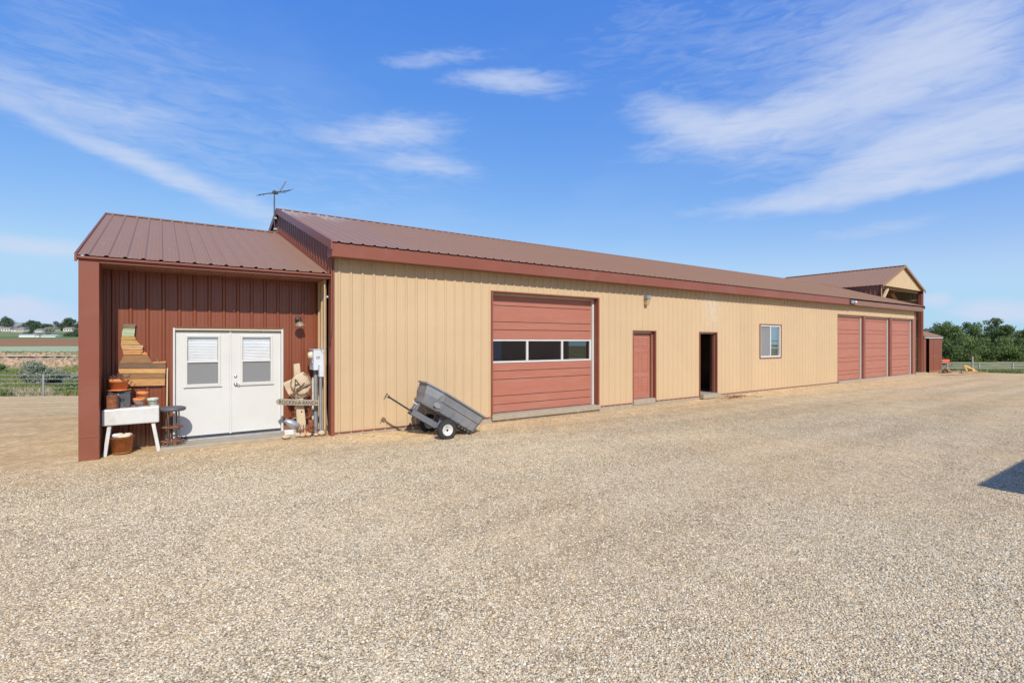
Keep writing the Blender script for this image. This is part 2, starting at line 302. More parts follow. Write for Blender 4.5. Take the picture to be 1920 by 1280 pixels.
field_mat('dirt_bank', [(.22,.16,.10), (.50,.33,.20), (.60,.42,.27), (.28,.26,.13), (.55,.38,.23)], .22, (1,1,1), .8, .3)
field_mat('dirt_road', [(.62,.50,.34), (.70,.58,.42)], .3)
field_mat('pale_field', [(.34,.40,.23), (.42,.47,.29), (.38,.43,.25)], .03)
field_mat('ploughed', [(.25,.14,.075), (.36,.21,.12), (.28,.165,.09)], .012, (1, 12, 1))
field_mat('far_green', [(.12,.19,.08), (.32,.31,.17), (.10,.18,.07), (.20,.25,.10)], .006, (.6, 3, 1))
field_mat('hills', [(.22,.24,.26), (.27,.28,.27)], .002)  # distance haze is put into this bluish grey

# ------------------------------------------------------------------ object helpers
def put(o, parent):
    C.objects.link(o)
    if parent is not None: o.parent = parent; ORG[o.name] = ORG.get(parent.name, (0,0,0))
    return o
class MB:
    def __init__(s): s.v = []; s.f = []; s.sm = []
    def add(s, vs, fs, smooth=False):
        b = len(s.v); s.v += [tuple(v) for v in vs]; s.f += [tuple(b + i for i in f) for f in fs]; s.sm += [smooth] * len(fs); return s
    def box(s, x0, x1, y0, y1, z0, z1):
        return s.add([(x0,y0,z0),(x1,y0,z0),(x1,y1,z0),(x0,y1,z0),(x0,y0,z1),(x1,y0,z1),(x1,y1,z1),(x0,y1,z1)],
                     [(0,3,2,1),(4,5,6,7),(0,1,5,4),(1,2,6,5),(2,3,7,6),(3,0,4,7)])
    def bar(s, p, q, w, h=None, up=(0,0,1)):
        p, q = Vector(p), Vector(q); h = h or w; d = (q - p).normalized(); u = Vector(up)
        if abs(d.dot(u)) > .98: u = Vector((1,0,0))
        a = d.cross(u).normalized() * (w / 2); b = a.normalized().cross(d) * (h / 2)
        vs = [c + i * a + j * b for c in (p, q) for i, j in ((-1,-1),(1,-1),(1,1),(-1,1))]
        return s.add(vs, [(0,1,2,3),(7,6,5,4),(0,4,5,1),(1,5,6,2),(2,6,7,3),(3,7,4,0)])
    def tube(s, pts, r, n=8, cap=True):
        pts = [Vector(p) for p in pts]; R = r if isinstance(r, (list, tuple)) else [r] * len(pts); vs = []
        a = None
        for i, p in enumerate(pts):
            d = (pts[min(i + 1, len(pts) - 1)] - pts[max(i - 1, 0)]).normalized()
            if a is None: a = d.cross(Vector((0,0,1)) if abs(d.z) < .9 else Vector((1,0,0))).normalized()
            a = (a - d * a.dot(d)).normalized(); b = d.cross(a)
            vs += [p + R[i] * (math.cos(2*math.pi*k/n) * a + math.sin(2*math.pi*k/n) * b) for k in range(n)]
        fs = [(i*n+k, i*n+(k+1)%n, (i+1)*n+(k+1)%n, (i+1)*n+k) for i in range(len(pts)-1) for k in range(n)]
        s.add(vs, fs, True)
        if cap: s.add(vs[:n], [tuple(range(n))[::-1]]); s.add(vs[-n:], [tuple(range(n))])
        return s
    def lathe(s, prof_, c=(0,0,0), n=24, axis='z', cap=True):
        vs = []
        for r, h in prof_:
            for k in range(n):
                a = 2 * math.pi * k / n; x, y = r * math.cos(a), r * math.sin(a)
                v = (x, y, h) if axis == 'z' else ((x, h, y) if axis == 'y' else (h, x, y)); vs.append((c[0]+v[0], c[1]+v[1], c[2]+v[2]))
        m = len(prof_); s.add(vs, [(i*n+k, i*n+(k+1)%n, (i+1)*n+(k+1)%n, (i+1)*n+k) for i in range(m-1) for k in range(n)], True)
        if cap: s.add(vs[:n], [tuple(range(n))[::-1]]); s.add(vs[-n:], [tuple(range(n))])
        return s
    def prism(s, poly, y0, y1, plane='xz'):
        n = len(poly); f = (lambda a, b, c: (a, c, b)) if plane == 'xz' else (lambda a, b, c: (a, b, c))
        if plane == 'yz': f = lambda a, b, c: (c, a, b)
        vs = [f(a, b, y0) for a, b in poly] + [f(a, b, y1) for a, b in poly]
        return s.add(vs, [tuple(range(n)), tuple(range(n, 2*n))[::-1]] + [(i, i+n, (i+1)%n+n, (i+1)%n) for i in range(n)])
    def blob(s, c, r, seed=0, n=7, m=10, rough=.25):
        g = random.Random(seed); vs = []; rx, ry, rz = r if isinstance(r, tuple) else (r, r, r)
        for i in range(n + 1):
            for k in range(m):
                th = math.pi * i / n; ph = 2 * math.pi * k / m; q = 1 + g.uniform(-rough, rough) * (0 < i < n)
                vs.append((c[0]+rx*q*math.sin(th)*math.cos(ph), c[1]+ry*q*math.sin(th)*math.sin(ph), c[2]+rz*q*math.cos(th)))
        return s.add(vs, [(i*m+k, (i+1)*m+k, (i+1)*m+(k+1)%m, i*m+(k+1)%m) for i in range(n) for k in range(m)], True)
    def build(s, name, mat, parent=None, bevel=0, kind=None, label=None, xf=None):
        o0 = ORG.get(parent.name, (0,0,0)) if parent is not None else (0,0,0)
        me = bpy.data.meshes.new(name)
        vs = s.v if xf is None else [tuple(xf(*v)) for v in s.v]
        me.from_pydata([(v[0]-o0[0], v[1]-o0[1], v[2]-o0[2]) for v in vs], [], s.f)
        me.polygons.foreach_set('use_smooth', s.sm)
        me.materials.append(MATS[mat]); me.validate(); me.update()
        o = bpy.data.objects.new(name, me); put(o, parent)
        if bevel:
            b = o.modifiers.new('bevel', 'BEVEL'); b.width = bevel; b.segments = 2; b.limit_method = 'ANGLE'; b.angle_limit = math.radians(40)
        if kind: o['kind'] = kind
        if label: o['label'] = label
        return o
def thing(name, label, cat, s=0, t=0, z=0, group=None, world=False):
    o = bpy.data.objects.new(name, None); o.empty_display_size = .2; C.objects.link(o)
    if world: o.location = (s, t, z)
    else: o.location = w3(s, t, z); o.rotation_euler = (0, 0, TH)
    ORG[o.name] = (s, t, z); o['label'] = label; o['category'] = cat
    if group: o['group'] = group
    return o
def group(o, part, parent):           # a bare Empty part that carries sub-parts
    e = bpy.data.objects.new(part, None); e.empty_display_size = .1; put(e, parent); return e
def flat(name, mat, parent, V, F, smooth=False, kind=None):
    return MB().add(V, F, smooth).build(name, mat, parent, kind=kind)

# ------------------------------------------------------------------ ribbed sheet metal
RIB = .2286; SH = RIB * 4
def profile(a0, a1, phase=0, h=.02):
    pts = [(a0, None), (a1, None)]; k = math.floor((a0 - phase) / RIB) - 1
    base = []
    while phase + k * RIB < a1 + RIB:
        c = phase + k * RIB
        base += [(c-.034, 0), (c-.013, h), (c+.013, h), (c+.034, 0)]
        for m_ in (RIB*.36, RIB*.64): base += [(c+m_-.012, 0), (c+m_, .0035), (c+m_+.012, 0)]
        k += 1
    xs = [b[0] for b in base]; ys = [b[1] for b in base]
    out = [(a0, float(np.interp(a0, xs, ys)))] + [b for b in base if a0 + 1e-4 < b[0] < a1 - 1e-4] + [(a1, float(np.interp(a1, xs, ys)))]
    return out, xs, ys
def siding(parent, mat, P, a0, a1, zlo, zhi, holes=(), phase=0, h=.024, part='siding_panel'):
    """P(a, off, z)->xyz ; zlo/zhi functions of a; holes (a0,a1,z0,z1); one object per 3 ft sheet"""
    k = 0; cuts = [a0]
    x = a0 + SH
    while x < a1 - .1: cuts.append(x); x += SH
    cuts.append(a1)
    for c0, c1 in zip(cuts[:-1], cuts[1:]):
        pr, xs, ys = profile(c0, c1, phase, h); A = sorted(set([p[0] for p in pr] + [e for hh in holes for e in hh[:2] if c0 < e < c1]))
        mb = MB()
        for p, q in zip(A[:-1], A[1:]):
            m = (p + q) / 2; cutz = sorted([(hh[2], hh[3]) for hh in holes if hh[0] < m < hh[1]])
            segs = []; lo = 'lo'
            for z0, z1 in cutz: segs.append((lo, z0)); lo = z1
            segs.append((lo, 'hi'))
            op, oq = float(np.interp(p, xs, ys)), float(np.interp(q, xs, ys))
            for l, u in segs:
                zl = lambda a: zlo(a) if l == 'lo' else l
                zu = lambda a: zhi(a) if u == 'hi' else u
                if zu(m) - zl(m) < .005: continue
                mb.add([P(p,op,zl(p)), P(q,oq,zl(q)), P(q,oq,zu(q)), P(p,op,zu(p))], [(0,1,2,3)])
        if mb.v: mb.build(part, mat, parent)
def roof_sheets(parent, mat, a0, a1, P, L, first_mat=None, n_first=0, h=.02):
    """P(a, off, l): l along slope 0(eave)..L ; copies share one mesh"""
    n = int(math.ceil((a1 - a0) / SH - 1e-6)); base = None
    for i in range(n):
        w = min(SH, a1 - a0 - i * SH)
        if w < SH - 1e-3 or i < 1 or i == n_first:
            pr, xs, ys = profile(0, w, RIB / 2, h); mb = MB()
            for (p, op), (q, oq) in zip(pr[:-1], pr[1:]):
                mb.add([P(p,op,0), P(q,oq,0), P(q,oq,L), P(p,op,L)], [(0,1,2,3)])
            o = mb.build('roof_panel', first_mat if (first_mat and i < n_first) else mat, parent)
            if w >= SH - 1e-3: base = o
        else:
            o = base.copy(); put(o, parent)
        o.location = Vector(P(a0 + i * SH, 0, 0)) - Vector(P(0, 0, 0))
    return
# ================================================================== GROUND
def sheet(name, mat, xs, ys, zoff=0, edge=None, nz=0, fx=None):
    X, Y = np.meshgrid(xs, ys); V = []
    for j in range(len(ys)):
        for i in range(len(xs)):
            x, y = float(X[j, i]), float(Y[j, i])
            if fx: x, y = fx(x, y, i / (len(xs)-1), j / (len(ys)-1))
            n = (math.sin(x*1.7+y*.9)*math.sin(y*2.1-x*.6) + .5*math.sin(x*4.1+1)*math.sin(y*5.3)) * nz
            V.append((x, y, gz(x, y) + zoff + n))
    w = len(xs); F = [(j*w+i, j*w+i+1, (j+1)*w+i+1, (j+1)*w+i) for j in range(len(ys)-1) for i in range(w-1)]
    o = flat(name, mat, None, V, F, True, 'structure'); return o
def yedge(x):       # far edge of the gravel yard
    e = np.interp(x, [-80, -10, 10, 24, 30, 60], [29.2, 29.2, 40, 36.5, 35.0, -6]) if x < 30 else np.interp(x, [30, 34, 60], [33.5, 24, -10])
    return float(e) + .5 * math.sin(x * .9) + .3 * math.sin(x * 2.3 + 1)
def yard_fx(x, y, u, v): return x, -7 + (yedge(x) + 7) * v ** .85  # yard stops behind the camera; unseen grass put there lessens the bounce light
sheet('gravel_yard', 'gravel', np.concatenate([np.linspace(-60, -12, 60), np.linspace(-11.5, 6, 90), np.linspace(6.6, 44, 60)]), np.linspace(0, 1, 170), .0, fx=yard_fx, nz=.006)
sheet('grass_land', 'grass_land', np.concatenate([np.linspace(-160, -60, 8), np.linspace(-56, 60, 60), np.linspace(70, 200, 8)]),
      np.concatenate([[-200, -60, -20, -8, 0, 8, 14], np.linspace(18, 68, 60)]), -.10, nz=.03)
sheet('dirt_bank', 'dirt_bank', np.linspace(-170, 10, 240), np.linspace(68, 90, 34), -.02, nz=.16)
sheet('dirt_road', 'dirt_road', np.linspace(-170, 10, 40), np.linspace(80.6, 83.4, 4), .22, nz=.02)
sheet('pale_field', 'pale_field', np.linspace(-330, 10, 60), np.linspace(90, 190, 30), -.02, nz=.02)
sheet('ploughed_field', 'ploughed', np.linspace(-700, 10, 60), np.linspace(190, 420, 30), -.02)
sheet('far_field', 'far_green', np.linspace(-6000, 6000, 120), np.concatenate([np.linspace(420, 1500, 40), [2500, 4000, 6000]]), -.02)
sheet('meadow', 'meadow', np.linspace(10, 700, 120), np.linspace(68, 420, 60), -.02, nz=.1)
def hills():
    V = []; F = []; n = 160
    for i in range(n):
        a = math.radians(-75 + 150 * i / (n - 1)); r = 7000; x, y = r * math.sin(a), r * math.cos(a)
        h = (190 if a < 0 else 60) + 25 * math.sin(a * 9) + 18 * math.sin(a * 23 + 1) + 8 * math.sin(a * 61)
        V += [(x, y, -50), (x, y, h), (x * 1.15, y * 1.15, h * .8)]
    for i in range(n - 1):
        for k in (0, 1): F.append((i*3+k, (i+1)*3+k, (i+1)*3+k+1, i*3+k+1))
    flat('hills', 'hills', None, V, F, True, 'structure')
hills()

# ================================================================== WORKSHOP
bld = thing('workshop_building', 'long tan metal workshop with red-brown ribbed roof and recessed double-door porch', 'workshop')
S_END = 30.25; ZS = 3.40; PIT = .325
def zr(t): return 3.66 + PIT * (t + .3)
def zp(t): return 3.10 + PIT * (t + .03)
RT = 5.1
HOLES = [(3.58,6.98,-1,2.98),(8.33,9.33,-1,2.12),(11.44,12.42,-1,2.11),(15.01,16.49,1.19,2.43),(21.14,29.95,-1,2.98)]
Pf = lambda a, off, z: (a, -off, z)
siding(bld, 'tan_siding', Pf, 0.0, S_END - .03, lambda a: .0, lambda a: ZS + .02, HOLES, phase=.09)
# narrow tan end pieces beside the last door
Pw = lambda a, off, z: (S_END + off, a, z)
siding(bld, 'tan_siding', Pw, 0.05, 10.3, lambda a: -.5, lambda a: (zr(a) if a <= RT else zr(2*RT-a)) - .05)
Pb = lambda a, off, z: (a, 10.3 + off, z)
siding(bld, 'tan_siding', Pb, -.06, S_END, lambda a: -1.5, lambda a: 3.5, part='siding_panel')
# gable wall above the porch roof (brown) and the tan return inside the porch
Pg = lambda a, off, z: (-.06 - off, a, z)
siding(bld, 'brown_siding', Pg, 0.02, 10.2, lambda a: (zp(a) - .06 if a <= RT else zp(2*RT-a) - .06) if a > .02 else 3.0, lambda a: (zr(a) if a <= RT else zr(2*RT-a)) - .03, phase=.11)
siding(bld, 'tan_siding', lambda a, off, z: (-.10 - off, a, z), .17, .75, lambda a: .03, lambda a: 3.0, phase=.26)
# base trim
for a, b in ((0,3.55),(7.0,8.3),(9.36,11.4),(12.46,21.1)): MB().box(a, b, -.027, -.002, .03, .055).build('base_trim', 'brown_metal', bld)
# corner trims
MB().box(-.068, .0, -.03, .17, -.02, 3.4).build('corner_trim', 'brown_metal', bld, .004)
MB().box(S_END - .1, S_END + .045, -.028, .12, -.3, ZS).build('corner_trim', 'brown_metal', bld, .004)
# eave: soffit + fascia
for i in range(10):
    a = -.10 + i * 3.07
    MB().box(a, a + 3.055, -.275, -.002, 3.392, 3.40).build('soffit', 'soffit', bld)
segs = [(-.10 + i * 3.1, -.10 + (i + 1) * 3.1 + .03) for i in range(7)]
for i, (a, b) in enumerate(segs):
    d = .003 * (i % 2); MB().box(a, b, -.302 + d, -.276 + d, 3.385, 3.64).build('fascia', 'brown_metal', bld, .004)
MB().box(21.66, 30.575, -.272, -.25, 3.385, 3.60).build('fascia', 'gutter_mauve', bld)
MB().box(-.121, -.101, -.30, .03, 3.385, 3.645).build('fascia', 'brown_metal', bld)
MB().box(30.52, 30.575, -.25, .0, 3.385, 3.62).build('fascia', 'brown_metal', bld)
# roof
SL = math.hypot(1, PIT)
Pr = lambda a, off, l: (a - PIT*0, -.33 + l / SL - off * PIT / SL, zr(-.33) + l * PIT / SL + off / SL)
LEN = (RT + .33) * SL
roof_sheets(bld, 'roof_metal', -.12, 30.58, Pr, LEN, 'roof_metal_spotted', 2)
Prb = lambda a, off, l: (a, 2*RT + .33 - l / SL + off * PIT / SL, zr(-.33) + l * PIT / SL + off / SL)
roof_sheets(bld, 'roof_metal', -.12, 30.58, Prb, LEN)
def ridge_caps(par, a0, a1, t, z, mat='roof_metal', w=.17, step=3.05, swap=False):
    a = a0
    while a < a1 - .01:
        b = min(a + step, a1); dz = .026
        pts = [(t-w, z-w*PIT+dz), (t, z+dz), (t+w, z-w*PIT+dz), (t+w, z-w*PIT+dz-.006), (t, z+dz-.008), (t-w, z-w*PIT+dz-.006)]
        if swap: MB().prism(pts, a, b - .01, 'xz').build('ridge_cap', mat, par)
        else: MB().prism(pts, a, b - .01, 'yz').build('ridge_cap', mat, par)
        a = b
ridge_caps(bld, -.12, 30.58, RT, zr(RT))
# rake boards
def rake(par, s0, s1, t0, t1, fz, drop, mat='brown_metal'):
    MB().add([(s0,t0,fz(t0)+.025),(s0,t1,fz(t1)+.025),(s0,t1,fz(t1)-drop),(s0,t0,fz(t0)-drop),(s1,t0,fz(t0)+.025),(s1,t1,fz(t1)+.025),(s1,t1,fz(t1)-drop),(s1,t0,fz(t0)-drop)],
             [(0,1,2,3),(7,6,5,4),(0,4,5,1),(1,5,6,2),(2,6,7,3),(3,7,4,0)]).build('rake_trim', mat, par)
rake(bld, -.15, -.122, -.33, RT, zr, .14); rake(bld, 30.582, 30.61, -.33, RT, zr, .14)
zrb = lambda t: zr(2 * RT - t)
rake(bld, -.15, -.122, RT, 2*RT+.33, zrb, .14); rake(bld, 30.582, 30.61, RT, 2*RT+.33, zrb, .14)
# porch --------------------------------------------------------------
PS0, PS1 = -3.75, -.10
Pp = lambda a, off, l: (a, -.06 + l / SL - off * PIT / SL, zp(-.06) + l * PIT / SL + off / SL)
LENP = (RT + .06) * SL
roof_sheets(bld, 'roof_metal', -3.76, -.11, Pp, LENP)
bld.children[-1].data.materials[0] = MATS['roof_metal_spotted']
Ppb = lambda a, off, l: (a, 2*RT + .06 - l / SL + off * PIT / SL, zp(-.06) + l * PIT / SL + off / SL)
roof_sheets(bld, 'roof_metal', -3.76, -.11, Ppb, LENP)
ridge_caps(bld, -3.76, -.11, RT, zp(RT))
rake(bld, -3.79, -3.762, -.06, RT, zp, .10)
# flashing where porch roof meets the gable
rake(bld, -.125, -.105, -.05, RT, lambda t: zp(t) + .02, .02)
MB().box(PS0, -3.506, 0.0, .76, -.15, 3.06).build('porch_column', 'brown_metal', bld, .006)
# crease and dent of the bent column trim
MB().box(PS0 + .0, -3.52, -.006, -.001, .36, .372).build('crease', 'brown_metal', bld, .002)
MB().box(-3.505, -.07, -.002, .05, 2.995, 3.045).build('porch_beam', 'brown_metal', bld, .004)
MB().box(PS0 - .01, -.07, -.045, .0, 3.046, 3.078).build('eave_trim', 'brown_metal', bld, .003)
for i in range(16):
    a = -3.504 + i * .2125
    MB().box(a, a + .208, .052, .75, 2.985 + .002 * (i % 2), 2.998).build('soffit_panel', 'soffit', bld)
Pq = lambda a, off, z: (a, .76 - off, z)
DO = (-2.56, -.775, -1, 2.045)
siding(bld, 'brown_siding', Pq, -3.504, -.10, lambda a: -.05, lambda a: 2.985, [DO], phase=-3.38)
siding(bld, 'brown_siding', lambda a, off, z: (-3.75 - off, a, z), .78, 10.2, lambda a: -1.6, lambda a: (zp(a) if a <= RT else zp(2*RT-a)) - .03)
siding(bld, 'brown_siding', lambda a, off, z: (a, 10.2 + off, z), -3.75, -.1, lambda a: -1.6, lambda a: 3.0)
# floor slabs and inner light-tight lining
MB().box(.05, S_END-.05, .35, 10.2, -.05, .10).build('floor_slab', 'concrete', bld)
MB().box(-3.7, -.15, 1.4, 10.1, -.05, .10).build('floor_slab', 'concrete', bld)
MB().box(.0, 21.1, -.012, .2, -.25, .018).build('foundation', 'concrete', bld)
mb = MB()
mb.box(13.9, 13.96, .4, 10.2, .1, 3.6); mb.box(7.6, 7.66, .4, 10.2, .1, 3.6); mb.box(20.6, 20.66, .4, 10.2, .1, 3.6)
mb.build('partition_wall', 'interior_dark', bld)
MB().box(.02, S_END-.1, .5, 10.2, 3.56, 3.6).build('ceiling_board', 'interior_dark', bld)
# doors ---------------------------------------------------------------
def sill(a, b, t0, t1, z0, z1): MB().box(a, b, t0, t1, z0, z1).build('concrete_sill', 'concrete', bld, .008)
LINES = [.10, .295, .495, .89, 1.09, 1.285, 1.85, 2.08, 2.27, 2.66, 2.93]
def overhead(a0, a1, lines, window=None, dep=.16):
    """sectional door: sub-parts are its boards"""
    g = group(None, 'garage_door', bld)
    MB().box(a0, a1, dep + .03, dep + .06, lines[0], lines[-1]).build('door_backing', 'door_pink', g) if not window else None
    for z0, z1 in zip(lines[:-1], lines[1:]):
        if window and abs(z0 - window[0]) < .01:
            mbf = MB(); mbf.box(a0, a1, dep-.012, dep+.03, z0, z0+.045); mbf.box(a0, a1, dep-.012, dep+.03, z1-.04, z1); w = (a1 - a0)
            xs = [a0, a0 + w*.347, a0 + w*.69, a1]
            for i, x in enumerate(xs):
                l = x if i == 0 else (x - .05 if i == 3 else x - .03); hw = .03 if i == 0 else .05 if i == 3 else .06
                mbf.box(l, l + hw, dep-.014, dep+.028, z0+.045, z1-.04)
            mbf.build('window_frame', 'white_trim', g, .003)
            for i in range(3):
                MB().box(xs[i]+.03, xs[i+1]-.03, dep+.01, dep+.014, z0+.046, z1-.041).build('window_pane', 'glass_dark', g)
        else:
            MB().box(a0, a1, dep + (.004 if (z1-z0) > .3 else 0), dep + .03, z0 + .007, z1 - .007).build('door_panel', 'door_pink', g, .004)
    if window:
        MB().box(a0, a1, dep+.012, dep+.028, lines[0], window[0]-.005).build('door_backing', 'char', g); MB().box(a0, a1, dep+.012, dep+.028, window[1]+.005, lines[-1]).build('door_backing', 'char', g)
    return g
def casing(a0, a1, z1, dep, right_strip=True, back=.19, zb=-.02, t=.05, strip=.055, smat='white_trim'):
    g = group(None, 'door_casing', bld)
    MB().box(a1, a1 + t, -.028, dep + .1, zb, z1 + .03).build('jamb', 'brown_metal', g, .003)
    MB().box(a0 - t, a0, -.028, dep + .1, zb, z1 + .03).build('jamb', 'brown_metal', g, .003)
    MB().box(a0, a1, -.026, dep + .1, z1, z1 + .03).build('head', 'brown_metal', g, .003)
    if right_strip:
        MB().box(a1 - strip, a1 - .002, dep - .05, dep + .02, max(zb, .0), z1 - .002).build('weather_strip', smat, g)
        MB().box(a0 + .002, a1 - strip - .002, dep - .05, dep + .01, z1 - .05, z1 - .002).build('weather_strip', 'cream_trim', g)
    return g
overhead(3.60, 6.90, LINES, (1.285, 1.85), .20); casing(3.60, 6.96, 2.95, .19)
sill(3.56, 7.02, -.07, .34, -.03, .09)
L2 = [.10, .34, .505, .893, 1.08, 1.49, 1.71, 2.14, 2.32, 2.75, 2.91]
for a, b in ((21.16, 23.62), (23.96, 26.68), (27.06, 29.72)):
    overhead(a, b, L2, None, .10); casing(a, b + .08, 2.94, .10, t=.03)
mb = MB()
MB().box(23.735, 23.925, -.04, .2, -.05, 2.99).build('door_post', 'brown_metal', bld, .004)
MB().box(26.795, 27.025, -.04, .2, -.05, 2.99).build('door_post', 'brown_metal', bld, .004)
MB().box(29.835, 30.14, -.02, .2, -.15, 2.99).build('door_post', 'brown_metal', bld, .004)
sill(21.1, 30.0, -.10, .34, -.06, .09)
# red entry door
casing(8.36, 9.30, 2.09, .12, t=.045, zb=-.0, smat='soffit', strip=.07); ed = group(None, 'entry_door', bld)
MB().box(8.37, 9.215, .12, .16, .14, 2.03).build('door_slab', 'door_pink', ed, .004)
for x0, x1 in ((8.45, 8.75), (8.84, 9.13)):
    for z0, z1 in ((.28, .78), (.90, 1.50), (1.62, 1.90)):
        mb = MB(); mb.box(x0, x1, .112, .121, z0, z0+.02); mb.box(x0, x1, .112, .121, z1-.02, z1); mb.box(x0, x0+.02, .112, .121, z0+.02, z1-.02); mb.box(x1-.02, x1, .112, .121, z0+.02, z1-.02)
        mb.box(x0+.05, x1-.05, .114, .121, z0+.05, z1-.05); mb.build('door_moulding', 'door_pink', ed, .003)
MB().lathe([(.0,-.06),(.028,-.055),(.03,-.03),(.012,-.02),(.012,0)], (8.46, .118, 1.03), 12, 'y').build('door_knob', 'silver', ed)
sill(8.36, 9.30, -.03, .3, -.02, .13)
# open dark doorway, leaf swung inwards
casing(11.48, 12.38, 2.08, .12, t=.04, zb=-.0, right_strip=False); ld = group(None, 'open_door', bld)
MB().box(12.35, 12.375, .05, .13, .08, 2.075).build('weather_strip', 'soffit', ld); MB().box(11.482, 12.345, .05, .13, 2.05, 2.078).build('weather_strip', 'cream_trim', ld)
lf = MB().box(0, .86, 0, .04, .13, 2.02)
lf.build('door_leaf', 'brown_metal', ld, .004, xf=lambda x, y, z: (12.44 + x, .24 + y + x * .12, z))
sill(11.46, 12.40, -.16, .3, -.03, .11)
# sliding window
wn = group(None, 'window', bld)
def ring(mb, a0, a1, z0, z1, w, t0, t1):
    mb.box(a0, a1, t0, t1, z0, z0+w); mb.box(a0, a1, t0, t1, z1-w, z1); mb.box(a0, a0+w, t0, t1, z0+w, z1-w); mb.box(a1-w, a1, t0, t1, z0+w, z1-w); return mb
ring(MB(), 15.005, 16.495, 1.185, 2.435, .03, -.035, .09).build('window_trim', 'brown_metal', wn, .003)
ring(MB(), 15.035, 16.465, 1.215, 2.405, .06, -.012, .07).box(15.73, 15.79, -.008, .05, 1.275, 2.345).build('window_frame', 'white_trim', wn, .003)
MB().box(15.095, 15.73, .018, .022, 1.276, 2.344).build('insect_screen', 'insect_screen', wn)
MB().box(15.096, 15.731, .035, .039, 1.277, 2.343).build('window_pane', 'glass', wn)
MB().box(15.79, 16.404, .03, .034, 1.277, 2.343).build('window_pane', 'glass_mirror', wn)
mb = MB(); n = 40
V = [(15.1 + 1.3*i/n, .16 + .018*math.sin(i*1.7), z) for i in range(n+1) for z in (1.2, 2.4)]
mb.add(V, [(2*i, 2*i+2, 2*i+3, 2*i+1) for i in range(n)], True).build('curtain', 'blind', wn)
# porch double door ----------------------------------------------------
dd = group(None, 'double_door', bld)
mb = MB(); mb.box(-2.56, -2.53, .70, .84, .04, 2.045); mb.box(-.812, -.775, .70, .84, .04, 2.045); mb.build('door_jamb', 'white_paint', dd, .002)
MB().box(-2.53, -.812, .71, .84, 2.00, 2.045).build('door_head', 'cream_trim', dd); MB().box(-2.562, -.773, .69, .76, 2.046, 2.06).build('drip_cap', 'brown_metal', dd)  # recess shade over the white doors is put into the head's cream tone
def leaf(a0, a1):
    z0, z1 = .115, 1.985; w = a1 - a0; f = .78
    g0, g1 = a0 + w*.215, a0 + w*.785; gz0, gm, gz1 = 1.03, 1.44, 1.885
    mb = MB(); mb.box(a0, g0, .765, .81, z0, z1); mb.box(g1, a1, .765, .81, z0, z1); mb.box(g0, g1, .765, .81, z0, gz0); mb.box(g0, g1, .765, .81, gz1, z1)
    mb.build('door_leaf', 'white_paint', dd)
    mb = ring(MB(), g0-.035, g1+.035, gz0-.03, gz1+.03, .035, .742, .766); mb.box(g0, g1, .748, .775, gm-.02, gm+.02); mb.box(g0-.06, g1+.06, .737, .764, gz0-.052, gz0-.032)
    mb.build('glazing_frame', 'white_paint', dd, .003)
    MB().box(g0+.001, g1-.001, .774, .778, gm+.021, gz1).build('window_pane', 'glass', dd)
    MB().box(g0+.001, g1-.001, .768, .770, gz0+.006, gm-.021).build('insect_screen', 'insect_screen', dd)
    MB().box(g0+.001, g1-.001, .784, .788, gz0+.006, gm-.021).build('window_pane', 'glass', dd)
    mb = MB(); k = 0; z = gz0
    while z < gz1 - .03:
        mb.add([(g0+.005,.795,z),(g1-.005,.795,z),(g1-.005,.812,z+.027),(g0+.005,.812,z+.027)], [(0,1,2,3)]); z += .028
    mb.box(g0+.002, g1-.002, .79, .82, gz1-.04, gz1-.002)
    mb.build('window_blind', 'blind', dd)
leaf(-2.525, -1.695); leaf(-1.655, -.815)
MB().box(-1.694, -1.656, .75, .80, .105, 1.995).build('astragal', 'white_paint', dd, .002)
MB().box(-2.53, -.812, .76, .83, .075, .112).build('door_sweep', 'black_metal', dd)
MB().box(-2.60, -.76, .62, .84, .03, .072).build('threshold', 'galvanised', dd, .004)
for z, r in ((1.155, .028), (1.01, .034)):
    MB().lathe([(0,-.045 if r > .03 else -.02),(r*.7,-.04 if r > .03 else -.018),(r,-.012),(r,0)], (-1.59, .764, z), 16, 'y').build('door_lock', 'silver', dd)
MB().bar((-1.59,.715,1.01), (-1.53,.715,1.0), .014).build('door_handle', 'silver', dd)
MB().box(-2.75, -.6, .15, .62, -.04, .055).build('door_step', 'concrete', bld, .02)
# small marks on the workshop skin
MB().lathe([(0,-.012),(.013,-.010),(.013,0)], (-1.62,.755,2.37), 12, 'y').build('wall_plug', 'bone', bld)

# ------------------------------------------------------------------ lamps, meter, cable, floodlight (things hung on the building)
def tname(*a, **k): return thing(*a, **k)
wl = thing('wall_lamp', 'small barn-style wall lamp on brown porch wall above the burlap sack', 'wall lamp', -.50, .75, 2.15)
MB().lathe([(0,-.05),(.045,-.045),(.058,-.02),(.058,-.002)], (-.50,.738,2.235), 20, 'y').build('wall_plate', 'black_metal', wl)
MB().tube([(-.50,.72,2.235),(-.50,.64,2.25),(-.50,.585,2.225),(-.50,.58,2.17)], .011, 8).build('arm', 'iron', wl)
MB().lathe([(.02,.055),(.045,.045),(.075,.02),(.092,-.02),(.094,-.04),(.088,-.04),(.07,.012),(.02,.04)], (-.50,.58,2.13), 24, cap=False).build('shade', 'lamp_shade', wl)
MB().blob((-.50,.58,2.10), .028, 3, rough=0).build('bulb', 'white_trim', wl)
pl = thing('wall_light', 'grey box security light high on the tan wall over the red door', 'wall light', 8.86, 0, 3.0)
MB().box(8.78, 8.94, -.17, -.022, 3.02, 3.13).build('housing', 'conduit_grey', pl, .015)
MB().prism([(-.16,3.018),(-.022,3.018),(-.022,2.86),(-.11,2.86)], 8.80, 8.92, 'yz').build('lens', 'tan_pipe', pl, .008)
